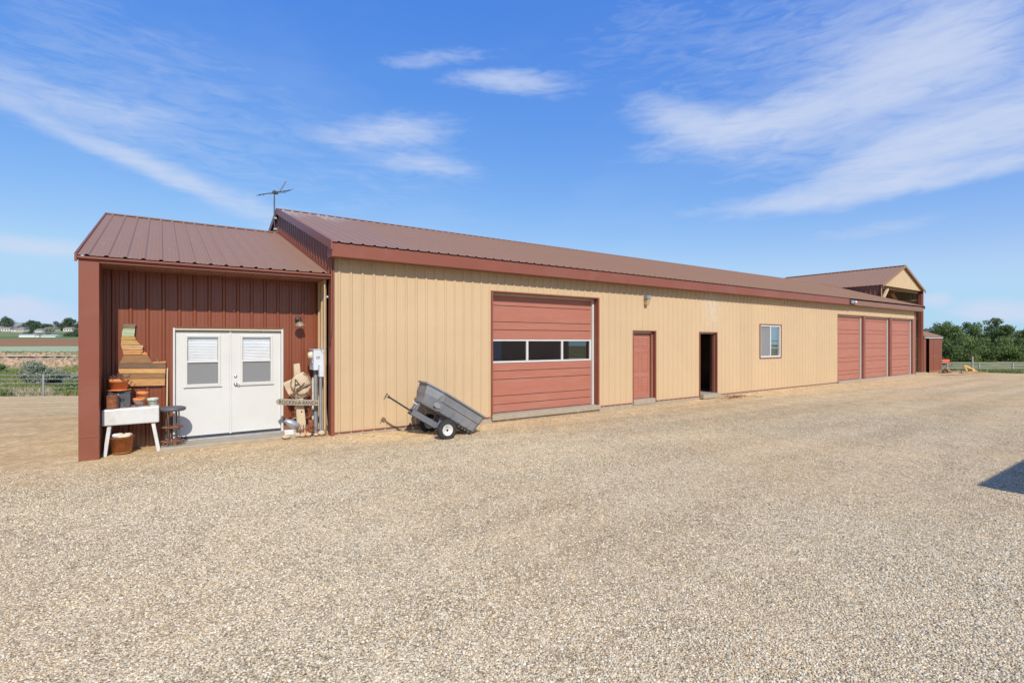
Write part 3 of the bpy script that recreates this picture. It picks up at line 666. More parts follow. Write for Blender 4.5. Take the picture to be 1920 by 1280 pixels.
fl = thing('flood_light', 'small silver floodlight on the workshop eave left of the three garage doors', 'floodlight', 21.75, -.3, 3.5)
MB().box(21.67, 22.2, -.36, -.276, 3.44, 3.56).build('housing', 'silver', fl, .01); MB().blob((22.0,-.39,3.5), (.06,.05,.06), 5, rough=0).build('bulb', 'white_paint', fl)
MB().box(21.62, 21.668, -.33, -.276, 3.39, 3.63).build('bracket', 'black_metal', fl)
mt = thing('electric_meter', 'pale grey electric meter cabinet beside the corner of the brown porch', 'electric meter', -.2, .4, 1.25)
MB().box(-.315, -.125, .27, .60, 1.245, 1.635).build('cabinet', 'meter_grey', mt, .006); MB().box(-.325, -.118, .262, .61, 1.636, 1.65).build('lid', 'meter_grey', mt, .003)
MB().lathe([(0,-.07),(.055,-.065),(.07,-.03),(.075,0)], (-.317,.42,1.53), 20, 'x').build('meter_dial', 'bone', mt)
for dz in (0, .03): MB().box(-.27,-.20,.262,.268,1.50-dz,1.512-dz).build('label_plate', 'conduit_grey', mt)
MB().lathe([(0,-.02),(.02,-.018),(.02,0)], (-.317,.36,1.40), 12, 'x').build('seal', 'silver', mt)
MB().box(-.235,-.126,.16,.256,1.12,1.35).build('junction_box', 'meter_grey', mt, .005)
MB().tube([(-.20,.21,1.12),(-.20,.21,.02)], .027, 12).build('conduit', 'conduit_grey', mt)
MB().tube([(-.24,.42,1.245),(-.24,.42,.02)], .04, 12).build('conduit', 'conduit_grey', mt)
MB().tube([(-.145,.13,3.0),(-.145,.13,.1)], .016, 8).build('conduit', 'tan_pipe', mt)
cb_ = MB().tube([(-.04,-.035,3.3),(-.042,-.04,2.6),(-.038,-.045,2.2),(-.06,-.045,1.9),(-.085,.02,1.72),(-.13,.1,1.66),(-.19,.24,1.66)], .005, 6).build('cable', 'black_metal', mt)

# ------------------------------------------------------------------ antenna
an = thing('tv_antenna', 'television antenna on a mast at the left ridge end of the main roof', 'antenna', -.17, 5.2, 4.9)
MB().tube([(-.17,5.2,4.75),(-.17,5.2,5.95)], .014, 8).build('mast', 'antenna_metal', an)
c0 = Vector((-.17, 5.2, 5.88)); bd = Vector((.85, .2, .32)).normalized()
MB().bar(c0 - bd * .45, c0 + bd * .48, .022).build('boom', 'antenna_metal', an)
sd = bd.cross(Vector((0,0,1))).normalized()
for k, L in ((-.44,.16),(-.34,.20),(-.24,.22),(-.12,.14),(0,.26),(.12,.30),(.24,.34),(.36,.38),(.46,.42)):
    MB().tube([c0+bd*k-sd*L, c0+bd*k+sd*L*.4], .006, 6).build('element', 'antenna_metal', an)
up = Vector((.18,.05,.34)); MB().tube([c0+bd*.14, c0+bd*.14+up], [.02,.012], 6).build('element', 'antenna_metal', an)
MB().box(c0.x-.05, c0.x+.09, c0.y-.04, c0.y+.04, c0.z-.035, c0.z+.04).build('balun', 'black_metal', an, .006)
MB().tube([(-.19,5.17,5.8),(-.20,5.15,5.4),(-.185,5.17,4.9)], .004, 5).build('lead_wire', 'black_metal', an)
MB().box(-.19,-.12,5.14,5.26,4.85,4.9).build('clamp', 'galvanised', an); MB().box(-.19,-.12,5.14,5.26,5.15,5.2).build('clamp', 'galvanised', an)

# ================================================================== PORCH THINGS
# state-shaped plank sign on the wall (outline s,z)
art = thing('plank_wall_sign', 'state-shaped sign of stained planks hung on brown porch wall', 'wall sign', -3.0, .74, 1.1)
def uvz(u, v, t=.72):
    r = (u - 960) / 950; x = P0.x + D2.x * t; y = P0.y + D2.y * t; s = (r*y - x) / (D1.x - D1.y*r); Y = y + D1.y*s; return s, 1.8 + (640 - v) * Y / 950
def zm(x, y): return uvz(200 + x * 120/1024, 590 + y * 150/1280)
ROWS = [ # left edge top/bottom, right edge top/bottom (zoomed photo coordinates, turned into wall metres once)
 ((275,148,262,222),(470,150,455,222),'plank_grey'), ((262,222,245,345),(455,222,440,345),'plank_green'), ((245,348,235,405),(452,348,470,402),'plank_gold'),
 ((235,408,226,482),(480,408,545,480),'plank_gold'), ((226,486,255,558),(585,486,565,556),'plank_pale'), ((255,562,275,640),(590,562,545,636),'plank_orange'),
 ((278,644,200,775),(655,644,735,772),'plank_brown'), ((207,780,192,858),(940,775,940,856),'plank_dark'), ((190,864,208,934),(945,862,942,934),'plank_honey'),
 ((208,942,262,1018),(940,940,935,1016),'plank_brown'), ((262,1024,385,1140),(935,1022,930,1130),'plank_amber')]
for i, (l, r, m) in enumerate(ROWS):
    p = [zm(l[0], l[1]), zm(r[0], r[1]), zm(r[2], r[3]), zm(l[2], l[3])]
    ml = ((p[0][0]+p[3][0])/2 + random.uniform(-.008,.008), (p[0][1]+p[3][1])/2); mr = ((p[1][0]+p[2][0])/2 + random.uniform(-.008,.01), (p[1][1]+p[2][1])/2)
    y = .700 + random.uniform(-.004, .005)
    MB().prism([p[3], p[2], mr, p[1], p[0], ml], y, y + .022).build('plank', m, art, .002)
p = [zm(545,636), zm(655,640), zm(640,605), zm(600,592)]; MB().prism(p, .702, .722).build('plank', 'terracotta', art)
p = [zm(735,752), zm(735,772), zm(945,768), zm(945,742)]; MB().prism(p, .700, .722).build('plank', 'plank_orange', art)
mb = MB(); mb.box(-3.17, -3.13, .723, .738, 1.2, 2.0); mb.box(-2.80,-2.76,.723,.738,1.1,1.5); mb.build('batten', 'plank_dark', art)

tb = thing('sink_table', 'old white enamel sink on four splayed legs used as porch potting table', 'table', -3.13, .42, 0)
LT, TT = .20, .66
def zt(s): return .728 + (s + 3.5) * .02
mb = MB(); mb.add([(-3.495,LT,.475),(-2.755,LT,.475),(-2.755,TT,.475),(-3.495,TT,.475),(-3.495,LT,.73),(-2.755,LT,.745),(-2.755,TT,.745),(-3.495,TT,.73)],
             [(0,3,2,1),(4,5,6,7),(0,1,5,4),(1,2,6,5),(2,3,7,6),(3,0,4,7)]); mb.build('sink_body', 'white_enamel', tb, .02)
for (sx, sy, ex, ey) in ((-3.40,.26,-3.455,.20),(-2.84,.26,-2.76,.20),(-3.40,.6,-3.46,.66),(-2.84,.6,-2.77,.66)):
    MB().bar((sx,sy,.476), (ex,ey,.0), .05, .045, (0,1,0)).build('leg', 'old_white_wood', tb, .004)
def pot_prof(r, h, rim=.25, tap=.72, th=.010):
    return [(r*tap*.98,0),(r*(tap+(1-tap)*.68)*.93, h*(1-rim)),(r*.99,h*(1-rim)),(r,h-.003),(r-.004,h),(r-th,h),(r*tap+.003,.02),(0.001,.02)]
def pot(name, label, cat, s, t, z, r, h, mat, rim=.25, tap=.72, grp=None, tilt=0, part='pot_body'):
    o = thing(name, label, cat, s, t, z, group=grp)
    b = MB().lathe(pot_prof(r, h, rim, tap), (s, t, z), 28, cap=False); b.add([(s+r*tap*.98*math.cos(k*.2244), t+r*tap*.98*math.sin(k*.2244), z) for k in range(28)], [tuple(range(28))[::-1]])
    b.build(part, mat, o)
    if tilt: o.rotation_euler = (0, tilt, TH)
    return o
bx = thing('black_box', 'black storage box on the sink table holding up the large terracotta pot', 'box', -3.28, .48, .735)
MB().box(-3.44, -3.14, .36, .60, .735, .975).build('box_body', 'dark_box', bx, .006); MB().box(-3.45,-3.13,.35,.61,.976,.992).build('lid', 'dark_box', bx, .003)
MB().box(-3.31,-3.285,.350,.358,.76,.96).build('corner_strip', 'galvanised', bx); MB().lathe([(.018,-.004),(.026,0),(.018,.004)], (-3.245,.352,.86), 14, 'y', cap=False).build('ring_pull', 'black_metal', bx)
mb = MB().lathe([(.10,0),(.165,.018),(.172,.03),(.16,.03),(.1,.012)], (-3.30,.46,.994), 30); so = mb
sau = thing('plant_saucer', 'shallow terracotta saucer under the large pot on the black box', 'saucer', -3.30, .46, .994); so.build('dish', 'terracotta', sau)
pt = pot('flower_pot', 'large terracotta pot with a dead plant on the black box', 'flower pot', -3.295, .46, 1.012, .138, .185, 'terracotta', .3, .78)
MB().lathe([(0.001,.16),(.12,.155)], (-3.295,.46,1.012), 20, cap=False).build('soil', 'twig', pt)
mb = MB()
for i in range(46):
    a = random.uniform(0, 6.28); r0 = random.uniform(0, .09); L = random.uniform(.05, .16); p = Vector((-3.295+r0*math.cos(a), .46+r0*math.sin(a), 1.165))
    q = p + Vector((math.cos(a)*L*.7, math.sin(a)*L*.7, random.uniform(.02,.11))); r_ = q + Vector((math.cos(a+1)*.04, math.sin(a+1)*.04, -.03)); mb.tube([p,q,r_], [.004,.006,.003], 4)
mb.build('dead_stems', 'twig', pt, kind='stuff')
cn = thing('rusty_can', 'tall rusty tin can at the left front of the sink table', 'can', -3.365, .29, .735)
MB().lathe([(.078,0),(.08,.004),(.076,.02),(.077,.10),(.079,.11),(.077,.12),(.078,.2),(.082,.21),(.079,.212),(.074,.205),(.074,.02),(0.001,.02)], (-3.365,.29,.735), 28, cap=False).build('can_body', 'rust', cn)
mb = MB()
for i in range(8): a = i*.8; mb.tube([(-3.365+.03*math.cos(a), .29+.03*math.sin(a), .9), (-3.365+.06*math.cos(a), .29+.06*math.sin(a), .955+.01*(i%3))], .005, 4)
mb.build('twigs', 'twig', cn)
G1 = 'small pots on the right half of the sink table'
pot('flower_pot', 'small blue glazed pot with terracotta pots nested in it on the sink table', 'flower pot', -3.03, .38, .742, .078, .095, 'blue_glaze', .22, .66, G1)
pot('flower_pot', 'lower of two terracotta pots, nested in the small blue pot', 'flower pot', -3.025, .38, .79, .086, .085, 'terracotta', .5, .75, G1)
pot('flower_pot', 'topmost terracotta pot leaning on the stack over the blue pot', 'flower pot', -2.99, .40, .875, .083, .10, 'terracotta', .45, .78, G1, .10)
pot('flower_pot', 'small pale green patterned bowl pot at the right end of the sink table', 'flower pot', -2.845, .38, .744, .082, .12, 'pale_glaze', .35, .68, G1)
mb = MB()
for i in range(22):
    s_, t_ = random.uniform(-3.2,-2.9), random.uniform(.24,.34); a = random.uniform(0,3.14); L = random.uniform(.03,.07)
    mb.tube([(s_,t_,.752),(s_+L*math.cos(a)*.6,t_+L*math.sin(a)*.3,.77+random.uniform(0,.03)),(s_+L*math.cos(a),t_+L*math.sin(a)*.4,.755)], [.004,.006,.003], 4)
tw = mb.build('twig_litter', 'twig'); tw.matrix_world = Matrix.Translation(P0) @ Matrix.Rotation(TH, 4, 'Z'); tw['label'] = 'dry twig litter lying at the front edge of the sink table'; tw['category'] = 'twigs'; tw['kind'] = 'stuff'
rb = pot('rusty_tub', 'orange-rusted metal tub of pale bones and stones under the sink table', 'tub', -3.25, .33, 0.02, .165, .255, 'rusty_tub', .06, .78, part='tub_body')
MB().lathe([(.160,.25),(.17,.252),(.172,.262),(.16,.265)], (-3.25,.33,.02), 28, cap=False).build('tub_rim', 'rust', rb)
for i, (a, b, c, r) in enumerate(((-3.31,.29,.30,(.07,.045,.035)),(-3.20,.27,.285,(.075,.05,.03)),(-3.17,.34,.29,(.06,.05,.035)),(-3.28,.37,.29,(.07,.05,.04)),(-3.22,.33,.27,(.1,.1,.03)))):
    MB().blob((a,b,c), r, 20+i, 6, 9, .22).build('pale_stone', 'bone' if i else 'white_stone', rb)
st = MB().tube([(-2.665,.55,.02),(-2.645,.66,.8),(-2.64,.715,1.34)], .012, 8).build('wooden_stick', 'pale_wood'); st.matrix_world = tw.matrix_world; st['label'] = 'thin pale wooden rod leaning on brown wall beside the plank sign'; st['category'] = 'stick'
# stool
sc, tc_ = -2.57, .36
so_ = thing('metal_stool', 'round grey-topped stool with rusty ringed iron legs left of the white doors', 'stool', sc, tc_, 0)
MB().lathe([(0.001,.0),(.17,.0),(.19,.012),(.193,.035),(.185,.055),(.15,.068),(0.001,.07)], (sc,tc_,.635), 32, cap=False).build('seat', 'seat_grey', so_)
for k in range(4):
    a = math.pi/4 + k*math.pi/2 + .2; c, s_ = math.cos(a), math.sin(a)
    MB().tube([(sc+.105*c,tc_+.105*s_,.636),(sc+.11*c,tc_+.11*s_,.25),(sc+.13*c,tc_+.13*s_,.06),(sc+.165*c,tc_+.165*s_,.015),(sc+.18*c,tc_+.18*s_,.03)], .010, 8).build('leg', 'iron', so_)
for z, r in ((.36,.15),(.125,.165)):
    mb = MB(); n = 24; mb.tube([(sc+r*math.cos(k*2*math.pi/n), tc_+r*.8*math.sin(k*2*math.pi/n), z) for k in range(n+1)], .011, 6)
    for k in range(-2, 3): mb.bar((sc-r*.95,tc_+k*.045,z+.004),(sc+r*.95,tc_+k*.045,z+.004), .014, .005)
    mb.build('shelf_ring', 'rust', so_)
for k in range(7):
    a = k*.9; MB().tube([(sc+.08*math.cos(a),tc_+.07*math.sin(a),.02),(sc+.09*math.cos(a),tc_+.08*math.sin(a),.12),(sc+.075*math.cos(a),tc_+.07*math.sin(a),.17)], .007, 6).build('spindle', 'galvanised' if k % 2 else 'iron', so_)
# scarecrow-like sack post
ps = thing('sign_post', 'weathered timber post in the porch corner carrying sack and arrow board', 'post', -.52, .36, 0)
MB().add([(-.585,.32,.0),(-.42,.32,.0),(-.42,.42,.0),(-.585,.42,.0),(-.655,.36,1.37),(-.545,.36,1.385),(-.545,.44,1.38),(-.655,.44,1.36)], [(0,3,2,1),(4,5,6,7),(0,1,5,4),(1,2,6,5),(2,3,7,6),(3,0,4,7)]).build('timber', 'pale_wood', ps, .012)
MB().lathe([(0.001,-.002),(.014,-.002),(.014,0)], (-.52,.324,.46), 12, 'y').build('knot_hole', 'char', ps)
sk = thing('burlap_sack', 'folded burlap sack marked with a letter A on the timber post', 'sack', -.56, .3, 1.0)
def cloth(outline, y, bulge, seed, name, mat, par, nn=14):
    xs = [p[0] for p in outline]; zs = [p[1] for p in outline]; g = random.Random(seed); ph = [g.uniform(0,6) for _ in range(4)]
    cx, cz = sum(xs)/len(xs), sum(zs)/len(zs); V = []; F = []; m = len(outline)
    for side in (0, 1):
        for k in range(nn + 1):
            q = k / nn
            for (x, z) in outline:
                X, Z = cx + (x-cx)*q, cz + (z-cz)*q
                wv = .012*math.sin(9*X*3+ph[0])*math.sin(7*Z*3+ph[1]) + .008*math.sin(40*X+ph[2]+Z*22)
                V.append((X, y - bulge*math.sqrt(max(0,1-q*q)) + wv*q if side == 0 else y + .02 + bulge*.3*math.sqrt(max(0,1-q*q)) + wv*q, Z))
    h = (nn+1)*m
    for k in range(nn):
        for i in range(m):
            j = (i+1) % m; F.append((k*m+i, k*m+j, (k+1)*m+j, (k+1)*m+i)); F.append((h+k*m+i, h+(k+1)*m+i, h+(k+1)*m+j, h+k*m+j))
    for i in range(m): j = (i+1)%m; F.append((nn*m+i, nn*m+j, h+nn*m+j, h+nn*m+i))
    return MB().add(V, F, True).build(name, mat, par)
def z3(x, y, t=.28): return uvz(510 + x/8, 670 + y/8, t)
def dense(pts, k=4):
    out = []
    for (a, b), (c, d) in zip(pts, pts[1:] + pts[:1]):
        for i in range(k): out.append((a+(c-a)*i/k, b+(d-b)*i/k))
    return out
cloth(dense([z3(170,385), z3(300,330), z3(390,330), z3(400,540), z3(255,565)]), .33, .015, 1, 'sack_flap', 'burlap', sk)
cloth(dense([z3(300,330), z3(360,255), z3(470,215), z3(550,275), z3(595,395), z3(470,460), z3(350,515), z3(290,440)]), .29, .06, 2, 'sack_body', 'burlap', sk)
cloth(dense([z3(370,500), z3(480,455), z3(590,410), z3(560,540), z3(490,610), z3(400,610)]), .33, .03, 5, 'sack_tail', 'burlap', sk)
mb = MB(); yA = .225
for a, b in (((340,480),(352,325)), ((352,325),(435,440)), ((355,410),(400,402)), ((435,440),(360,480)), ((435,440),(490,378))):
    p, q = z3(*a, yA), z3(*b, yA); mb.tube([(p[0],yA+.006,p[1]),((p[0]+q[0])/2,yA-.002,(p[1]+q[1])/2),(q[0],yA+.006,q[1])], .0075, 6)
mb.build('letter_a', 'char', sk)
rg = thing('vine_ring', 'twisted vine hoop looped around the burlap sack on the post', 'wreath', -.53, .27, 1.0)
for j in range(3):
    mb = MB(); n = 40; c = z3(445, 400, .25)
    mb.tube([(c[0]+.17*(1+.05*j)*math.cos(k*2*math.pi/n)+.006*math.sin(k*3.1+j), .262+.012*j-.02*math.cos(k*2*math.pi/n), c[1]+.19*(1+.04*j)*math.sin(k*2*math.pi/n)+.006*math.sin(k*2.3+j*2)) for k in range(n+1)], .006, 5)
    mb.build('vine', 'rope', rg)
for i, ((a, b), (c, d)) in enumerate((((260,560),(330,640)),((300,560),(380,640)),((330,720),(345,780)),((400,600),(340,560)),((540,700),(600,560)),((560,880),(520,730)),((590,900),(545,760)),((490,620),(570,540)))):
    p, q = z3(a, b, .31), z3(c, d, .31); MB().tube([(p[0],.31,p[1]),((p[0]+q[0])/2+.01,.295,(p[1]+q[1])/2),(q[0],.31,q[1])], .008, 6).build('vine', 'rope' if i < 4 else 'rust', rg)
ar = thing('arrow_sign', 'weathered grey arrow board reading ROCKIN-A-RANCH and pointing left', 'sign', -.56, .27, .67)
def z4(x, y): return uvz(510 + x*100/1920, 735 + y*40/768, .24)
MB().prism([z4(140,340), z4(240,235), z4(1790,285), z4(1790,490), z4(400,462), z4(215,455)][::-1], .235, .262).build('board', 'weathered', ar, .003)
def text_mesh(body, par, p0, p1, height, y, mat, name='lettering'):
    cu = bpy.data.curves.new('txt', 'FONT'); cu.body = body; cu.size = 1; cu.extrude = .004 / .07; cu.align_x = 'LEFT'
    ob = bpy.data.objects.new('txt', cu); C.objects.link(ob); dg = bpy.context.evaluated_depsgraph_get(); me = bpy.data.meshes.new_from_object(ob.evaluated_get(dg))
    C.objects.unlink(ob); bpy.data.objects.remove(ob)
    xs = [v.co.x for v in me.vertices]; zs = [v.co.y for v in me.vertices]; x0, x1, h = min(xs), max(xs), max(zs)
    o0 = ORG[par.name]
    for v in me.vertices:
        q = (v.co.x - x0) / (x1 - x0); X = p0[0] + (p1[0]-p0[0])*q; Z = p0[1] + (p1[1]-p0[1])*q + v.co.y / h * height
        v.co = (X - o0[0], y - v.co.z * .05 - o0[1], Z - o0[2])
    me.materials.append(MATS[mat]); o = bpy.data.objects.new(name, me); put(o, par); return o
b0, b1 = z4(255, 425), z4(1640, 455)
text_mesh('ROCKIN-A-RANCH', ar, b0, b1, .072, .2335, 'char')
pb = MB().box(-.285,-.205,.50,.54,.03,1.09).build('pale_board', 'white_stone'); pb.matrix_world = tw.matrix_world; pb['label'] = 'narrow pale board standing behind the burlap sack against the porch corner'; pb['category'] = 'board'
jg = thing('galvanised_jug', 'dented galvanised jug lying on its side beside the white doors', 'jug', -.69, .36, .2)
jm = Matrix.Translation((-.69,.36,.24)) @ Matrix.Rotation(math.radians(-58), 4, 'Y')
mb = MB().lathe([(0.001,-.13),(.07,-.13),(.078,-.12),(.076,.05),(.05,.10),(.045,.13),(.05,.14),(.04,.135)], (0,0,0), 24, cap=False); mb.build('jug_body', 'galvanised', jg, xf=lambda x,y,z: jm @ Vector((x,y,z)))
mb = MB().tube([(.076,0,.03),(.12,0,.02),(.12,0,-.07),(.076,0,-.08)], .007, 6); mb.build('handle', 'galvanised', jg, xf=lambda x,y,z: jm @ Vector((x,y,z)))
blk = MB().box(-.83,-.62,.26,.40,.0,.13).build('stone_block', 'white_stone', None, .015); blk.matrix_world = tw.matrix_world; blk['label'] = 'square white stone block at the right foot of the white doors'; blk['category'] = 'stone'
bt = thing('old_boot', 'worn brown leather boot standing among stones at the post foot', 'boot', -.36, .3, .03)
MB().lathe([(.055,0),(.06,.03),(.058,.12),(.052,.2),(.056,.25),(.05,.25),(.045,.12)], (-.35,.33,.04), 16, cap=False).build('shaft', 'rust', bt)
MB().blob((-.385,.25,.085), (.085,.075,.05), 4, 8, 12, .08).build('foot', 'rust', bt); MB().box(-.46,-.30,.18,.36,.03,.05).build('sole', 'twig', bt, .01)
RL = ['round pale stone nearest the white stone block', 'flat tan stone in front of the timber post', 'smooth tan stone right of the flat one at the post foot', 'small pale stone in front of the brown boot', 'reddish stone against the foot of the timber post', 'tan rock beside the corner conduits', 'long pale rock left of the round stones below the arrow tip']
for i, (a, b, r) in enumerate(((-.63,.17,(.06,.05,.045)),(-.54,.14,(.055,.05,.04)),(-.44,.13,(.055,.045,.04)),(-.31,.10,(.045,.04,.03)),(-.47,.23,(.06,.05,.05)),(-.2,.12,(.07,.055,.05)),(-.83,.13,(.08,.05,.035)))):
    o = MB().blob((a,b,.01+r[2]*.8), r, 40+i, 7, 10, .14).build('stone', 'stone' if i != 4 else 'terracotta'); o.matrix_world = tw.matrix_world; o['label'] = RL[i]; o['category'] = 'stone'; o['group'] = 'stones at the foot of the porch post'
ch = thing('rusty_chain', 'rusty iron chain and tines heaped on stones at the post foot', 'chain', -.5, .25, .1)
for i in range(13):
    a = i * .55; p = Vector((-.66 + i*.022, .22 + .03*math.sin(a), .13 + .03*math.sin(a*1.7)))
    mb = MB(); n = 10; mb.tube([(p.x+.022*math.cos(k*2*math.pi/n), p.y+.008*math.sin(k*2*math.pi/n)*(i%2), p.z+.013*math.sin(k*2*math.pi/n)) for k in range(n+1)], .004, 5); mb.build('link', 'rust', ch)
for i in range(6):
    x = -.55+.04*i; MB().tube([(x,.22,.22),(x-.03+.012*i,.17,.16),(x-.06+.03*i,.15,.07)], [.009,.009,.004], 6).build('tine', 'rust', ch)

# ================================================================== DUMP CART
A = math.radians(32); CT = -1.05; O = Vector((1.22, CT, .66)); ex = Vector((math.cos(A), 0, -math.sin(A))); ez = Vector((math.sin(A), 0, math.cos(A)))
cart = thing('dump_cart', 'tipped grey plastic dump cart with two wheels beside the tan wall', 'cart', 1.6, CT, 0)
cx = lambda x, y, z: O + ex * x + Vector((0, y, 0)) + ez * z
def outline(x0, x1, w, ch, wf, z):
    return [(x0, -wf, z), (x0+ch, -w, z), (x1-.05, -w, z), (x1, -w+.05, z), (x1, w-.05, z), (x1-.05, w, z), (x0+ch, w, z), (x0, wf, z)]
def loft(rings, cap0=True):
    mb = MB(); n = len(rings[0]); V = [p for r in rings for p in r]
    F = [(i*n+k, i*n+(k+1)%n, (i+1)*n+(k+1)%n, (i+1)*n+k) for i in range(len(rings)-1) for k in range(n)]
    if cap0: F.append(tuple(range(n))[::-1])
    F.append(tuple(range((len(rings)-1)*n, len(rings)*n))); return mb.add(V, F)
R = [outline(.02,1.17,.30,.26,.16,0), outline(.0,1.19,.33,.28,.17,.02), outline(-.04,1.205,.345,.31,.185,.19), outline(-.055,1.212,.362,.32,.19,.20), outline(-.085,1.225,.372,.34,.20,.345),
     outline(-.085,1.225,.372,.34,.20,.355), outline(-.13,1.25,.405,.36,.22,.36), outline(-.13,1.25,.405,.36,.22,.392), outline(-.10,1.225,.375,.34,.20,.395), outline(-.06,1.19,.345,.23,.22,.20), outline(.02,1.15,.31,.21,.19,.03)]
loft(R).build('tub', 'tub_plastic', cart, .006, xf=cx)
# moulded side ribs
for sgn in (-1, 1):
    for xx in (.33, .58, .80, .98, 1.10):
        MB().bar((xx-.01, sgn*.345, .03), (xx+.015, sgn*.352, .185), .035, .012, (0,1,0)).build('moulded_rib', 'tub_plastic', cart, .003, xf=cx)
    for xx in (.30, .345, .39): MB().bar((xx, sgn*.366, .21), (xx+.01, sgn*.374, .34), .012, .008, (0,1,0)).build('moulded_rib', 'tub_plastic', cart, xf=cx)
MB().prism([(.16,.07),(.24,.05),(.30,.075),(.30,.13),(.22,.155),(.16,.13)], -.352, -.338).build('emblem_plate', 'conduit_grey', cart, .004, xf=cx)
for i in range(5): MB().box(.84+.075*i, .875+.075*i, -.28, .28, -.028, .0).build('bottom_rib', 'tub_plastic', cart, .004, xf=cx)
MB().bar((-.56,0,-.18), (-.02,0,-.20), .035, .03).build('tow_bar', 'black_metal', cart, .003, xf=cx)
mb = MB(); mb.box(-.04, .60, -.10, -.085, -.26, -.15); mb.box(-.04, .60, .085, .10, -.26, -.15); mb.box(-.04,.60,-.085,.085,-.163,-.15); mb.build('frame', 'cart_steel', cart, .003, xf=cx)
for bb in ((-.02,.02,-.11,.11,-.15,-.01), (.50,.60,-.16,-.13,-.24,-.0), (.50,.60,.13,.16,-.24,-.0)): MB().box(*bb).build('bracket', 'cart_steel', cart, .003, xf=cx)
MB().bar((-.13,-.05,-.03), (.0,-.05,-.05), .018).build('latch_handle', 'white_trim', cart, .003, xf=cx)
MB().tube([(.0,-.08,-.10),(-.05,-.09,-.09),(-.05,-.09,-.15),(.01,-.08,-.16)], .008, 6).build('latch', 'galvanised', cart, xf=cx)
mb = MB(); mb.box(-.62,-.54,-.028,.028,-.163,-.156); mb.box(-.62,-.54,-.028,.028,-.205,-.198); mb.build('hitch_clevis', 'black_metal', cart, xf=cx)
MB().tube([(-.60,0,-.13),(-.60,0,-.27)], .007, 6).build('hitch_pin', 'iron', cart, xf=cx)
AX = (1.60, .18)
MB().tube([(AX[0],CT-.50,AX[1]+.005),(AX[0],CT+.42,AX[1]+.005)], .013, 10).build('axle', 'cart_steel', cart)
def wheel(tc):
    w = group(None, 'wheel', cart); w0 = .045; c = (AX[0], tc, AX[1]+.005)
    MB().lathe([(.10,-w0),(.13,-w0-.006),(.16,-w0+.003),(.178,-w0+.018),(.183,-.012),(.183,.012),(.178,w0-.018),(.16,w0-.003),(.13,w0+.006),(.10,w0)], c, 40, 'y', cap=False).build('tyre', 'rubber', w)
    mb = MB(); 
    for k in range(26):
        a = 2*math.pi*k/26
        for sg in (-1, 1): mb.bar((c[0]+.183*math.cos(a),c[1]+sg*.008,c[2]+.183*math.sin(a)), (c[0]+.181*math.cos(a+.12),c[1]+sg*.036,c[2]+.181*math.sin(a+.12)), .02, .008, (math.cos(a),0,math.sin(a)))
    mb.build('tread_block', 'rubber', w)
    MB().lathe([(.02,-.02),(.05,-.022),(.062,-.034),(.088,-.036),(.1,-.05),(.104,-.046),(.1,-.03),(.1,.045),(.104,.05),(.09,.036),(.05,.022),(.02,.02)], c, 36, 'y').build('rim', 'rim_white', w)
    MB().lathe([(.0,-.045),(.018,-.042),(.02,-.02),(.02,.02),(.018,.042),(0,.045)], c, 14, 'y', cap=False).build('hub', 'black_metal', w)
    MB().tube([(c[0]-.015,c[1]-.036,c[2]+.075),(c[0]-.017,c[1]-.052,c[2]+.072)], .005, 6).build('valve', 'black_metal', w)
wheel(CT - .48); wheel(CT + .42)
cart.location = w3(1.82, -.71, -.090); cart.rotation_euler = (0, 0, TH - math.radians(4)); cart.scale = (1.045, 1.045, 1.045)

# ================================================================== TALL BARN
barn = thing('tall_barn', 'tall open-fronted brown barn with tan gable beyond the workshop', 'barn', 34.1, 1.7, -.3)
B0, B1, BT0, BT1, BE = 30.80, 37.38, 1.75, 8.55, 5.02; BM = (B0 + B1) / 2; BP = 1.33 / (BM - B0)
bz = lambda s: BE + BP * ((s - B0) if s < BM else (B1 - s))
siding(barn, 'brown_siding', lambda a, off, z: (B0 - off, a, z), BT0, BT1, lambda a: -.8, lambda a: BE)
siding(barn, 'brown_siding', lambda a, off, z: (B1 + off, a, z), BT0, BT1, lambda a: -.8, lambda a: BE)
siding(barn, 'brown_siding', lambda a, off, z: (a, BT1 + off, z), B0, B1, lambda a: -.8, lambda a: bz(a) - .02)
siding(barn, 'tan_siding', lambda a, off, z: (a, BT0 - off, z), B0, B1, lambda a: BE - .02, lambda a: bz(a) - .02)
BL = math.hypot(1, BP); WID = (BM - B0 + .1)
Pbl = lambda a, off, l: (B0 - .1 + l / BL - off * BP / BL, a, BE - .1*BP + l * BP / BL + off / BL + .02)
Pbr = lambda a, off, l: (B1 + .1 - l / BL + off * BP / BL, a, BE - .1*BP + l * BP / BL + off / BL + .02)
roof_sheets(barn, 'roof_metal', BT0 - .12, BT1 + .12, Pbl, WID * BL); roof_sheets(barn, 'roof_metal', BT0 - .12, BT1 + .12, Pbr, WID * BL)
ridge_caps(barn, BT0 - .12, BT1 + .12, BM, bz(BM) + .03, swap=True)
for (a, b) in ((B0 - .1, BM), (BM, B1 + .1)):
    f = lambda s: bz(s) if B0 <= s <= B1 else BE - .1 * BP
    for tt in (BT0 - .15, BT1 + .13):
        MB().add([(a,tt,f(a)+.05),(b,tt,f(b)+.05),(b,tt,f(b)-.10),(a,tt,f(a)-.10),(a,tt+.03,f(a)+.05),(b,tt+.03,f(b)+.05),(b,tt+.03,f(b)-.10),(a,tt+.03,f(a)-.10)],
                 [(0,1,2,3),(7,6,5,4),(0,4,5,1),(1,5,6,2),(2,6,7,3),(3,7,4,0)]).build('rake_trim', 'roof_metal', barn)
MB().box(B0+.03, B1-.03, BT0+.2, BT0+.27, BE-.16, BE-.0).build('header_beam', 'dead_wood', barn)
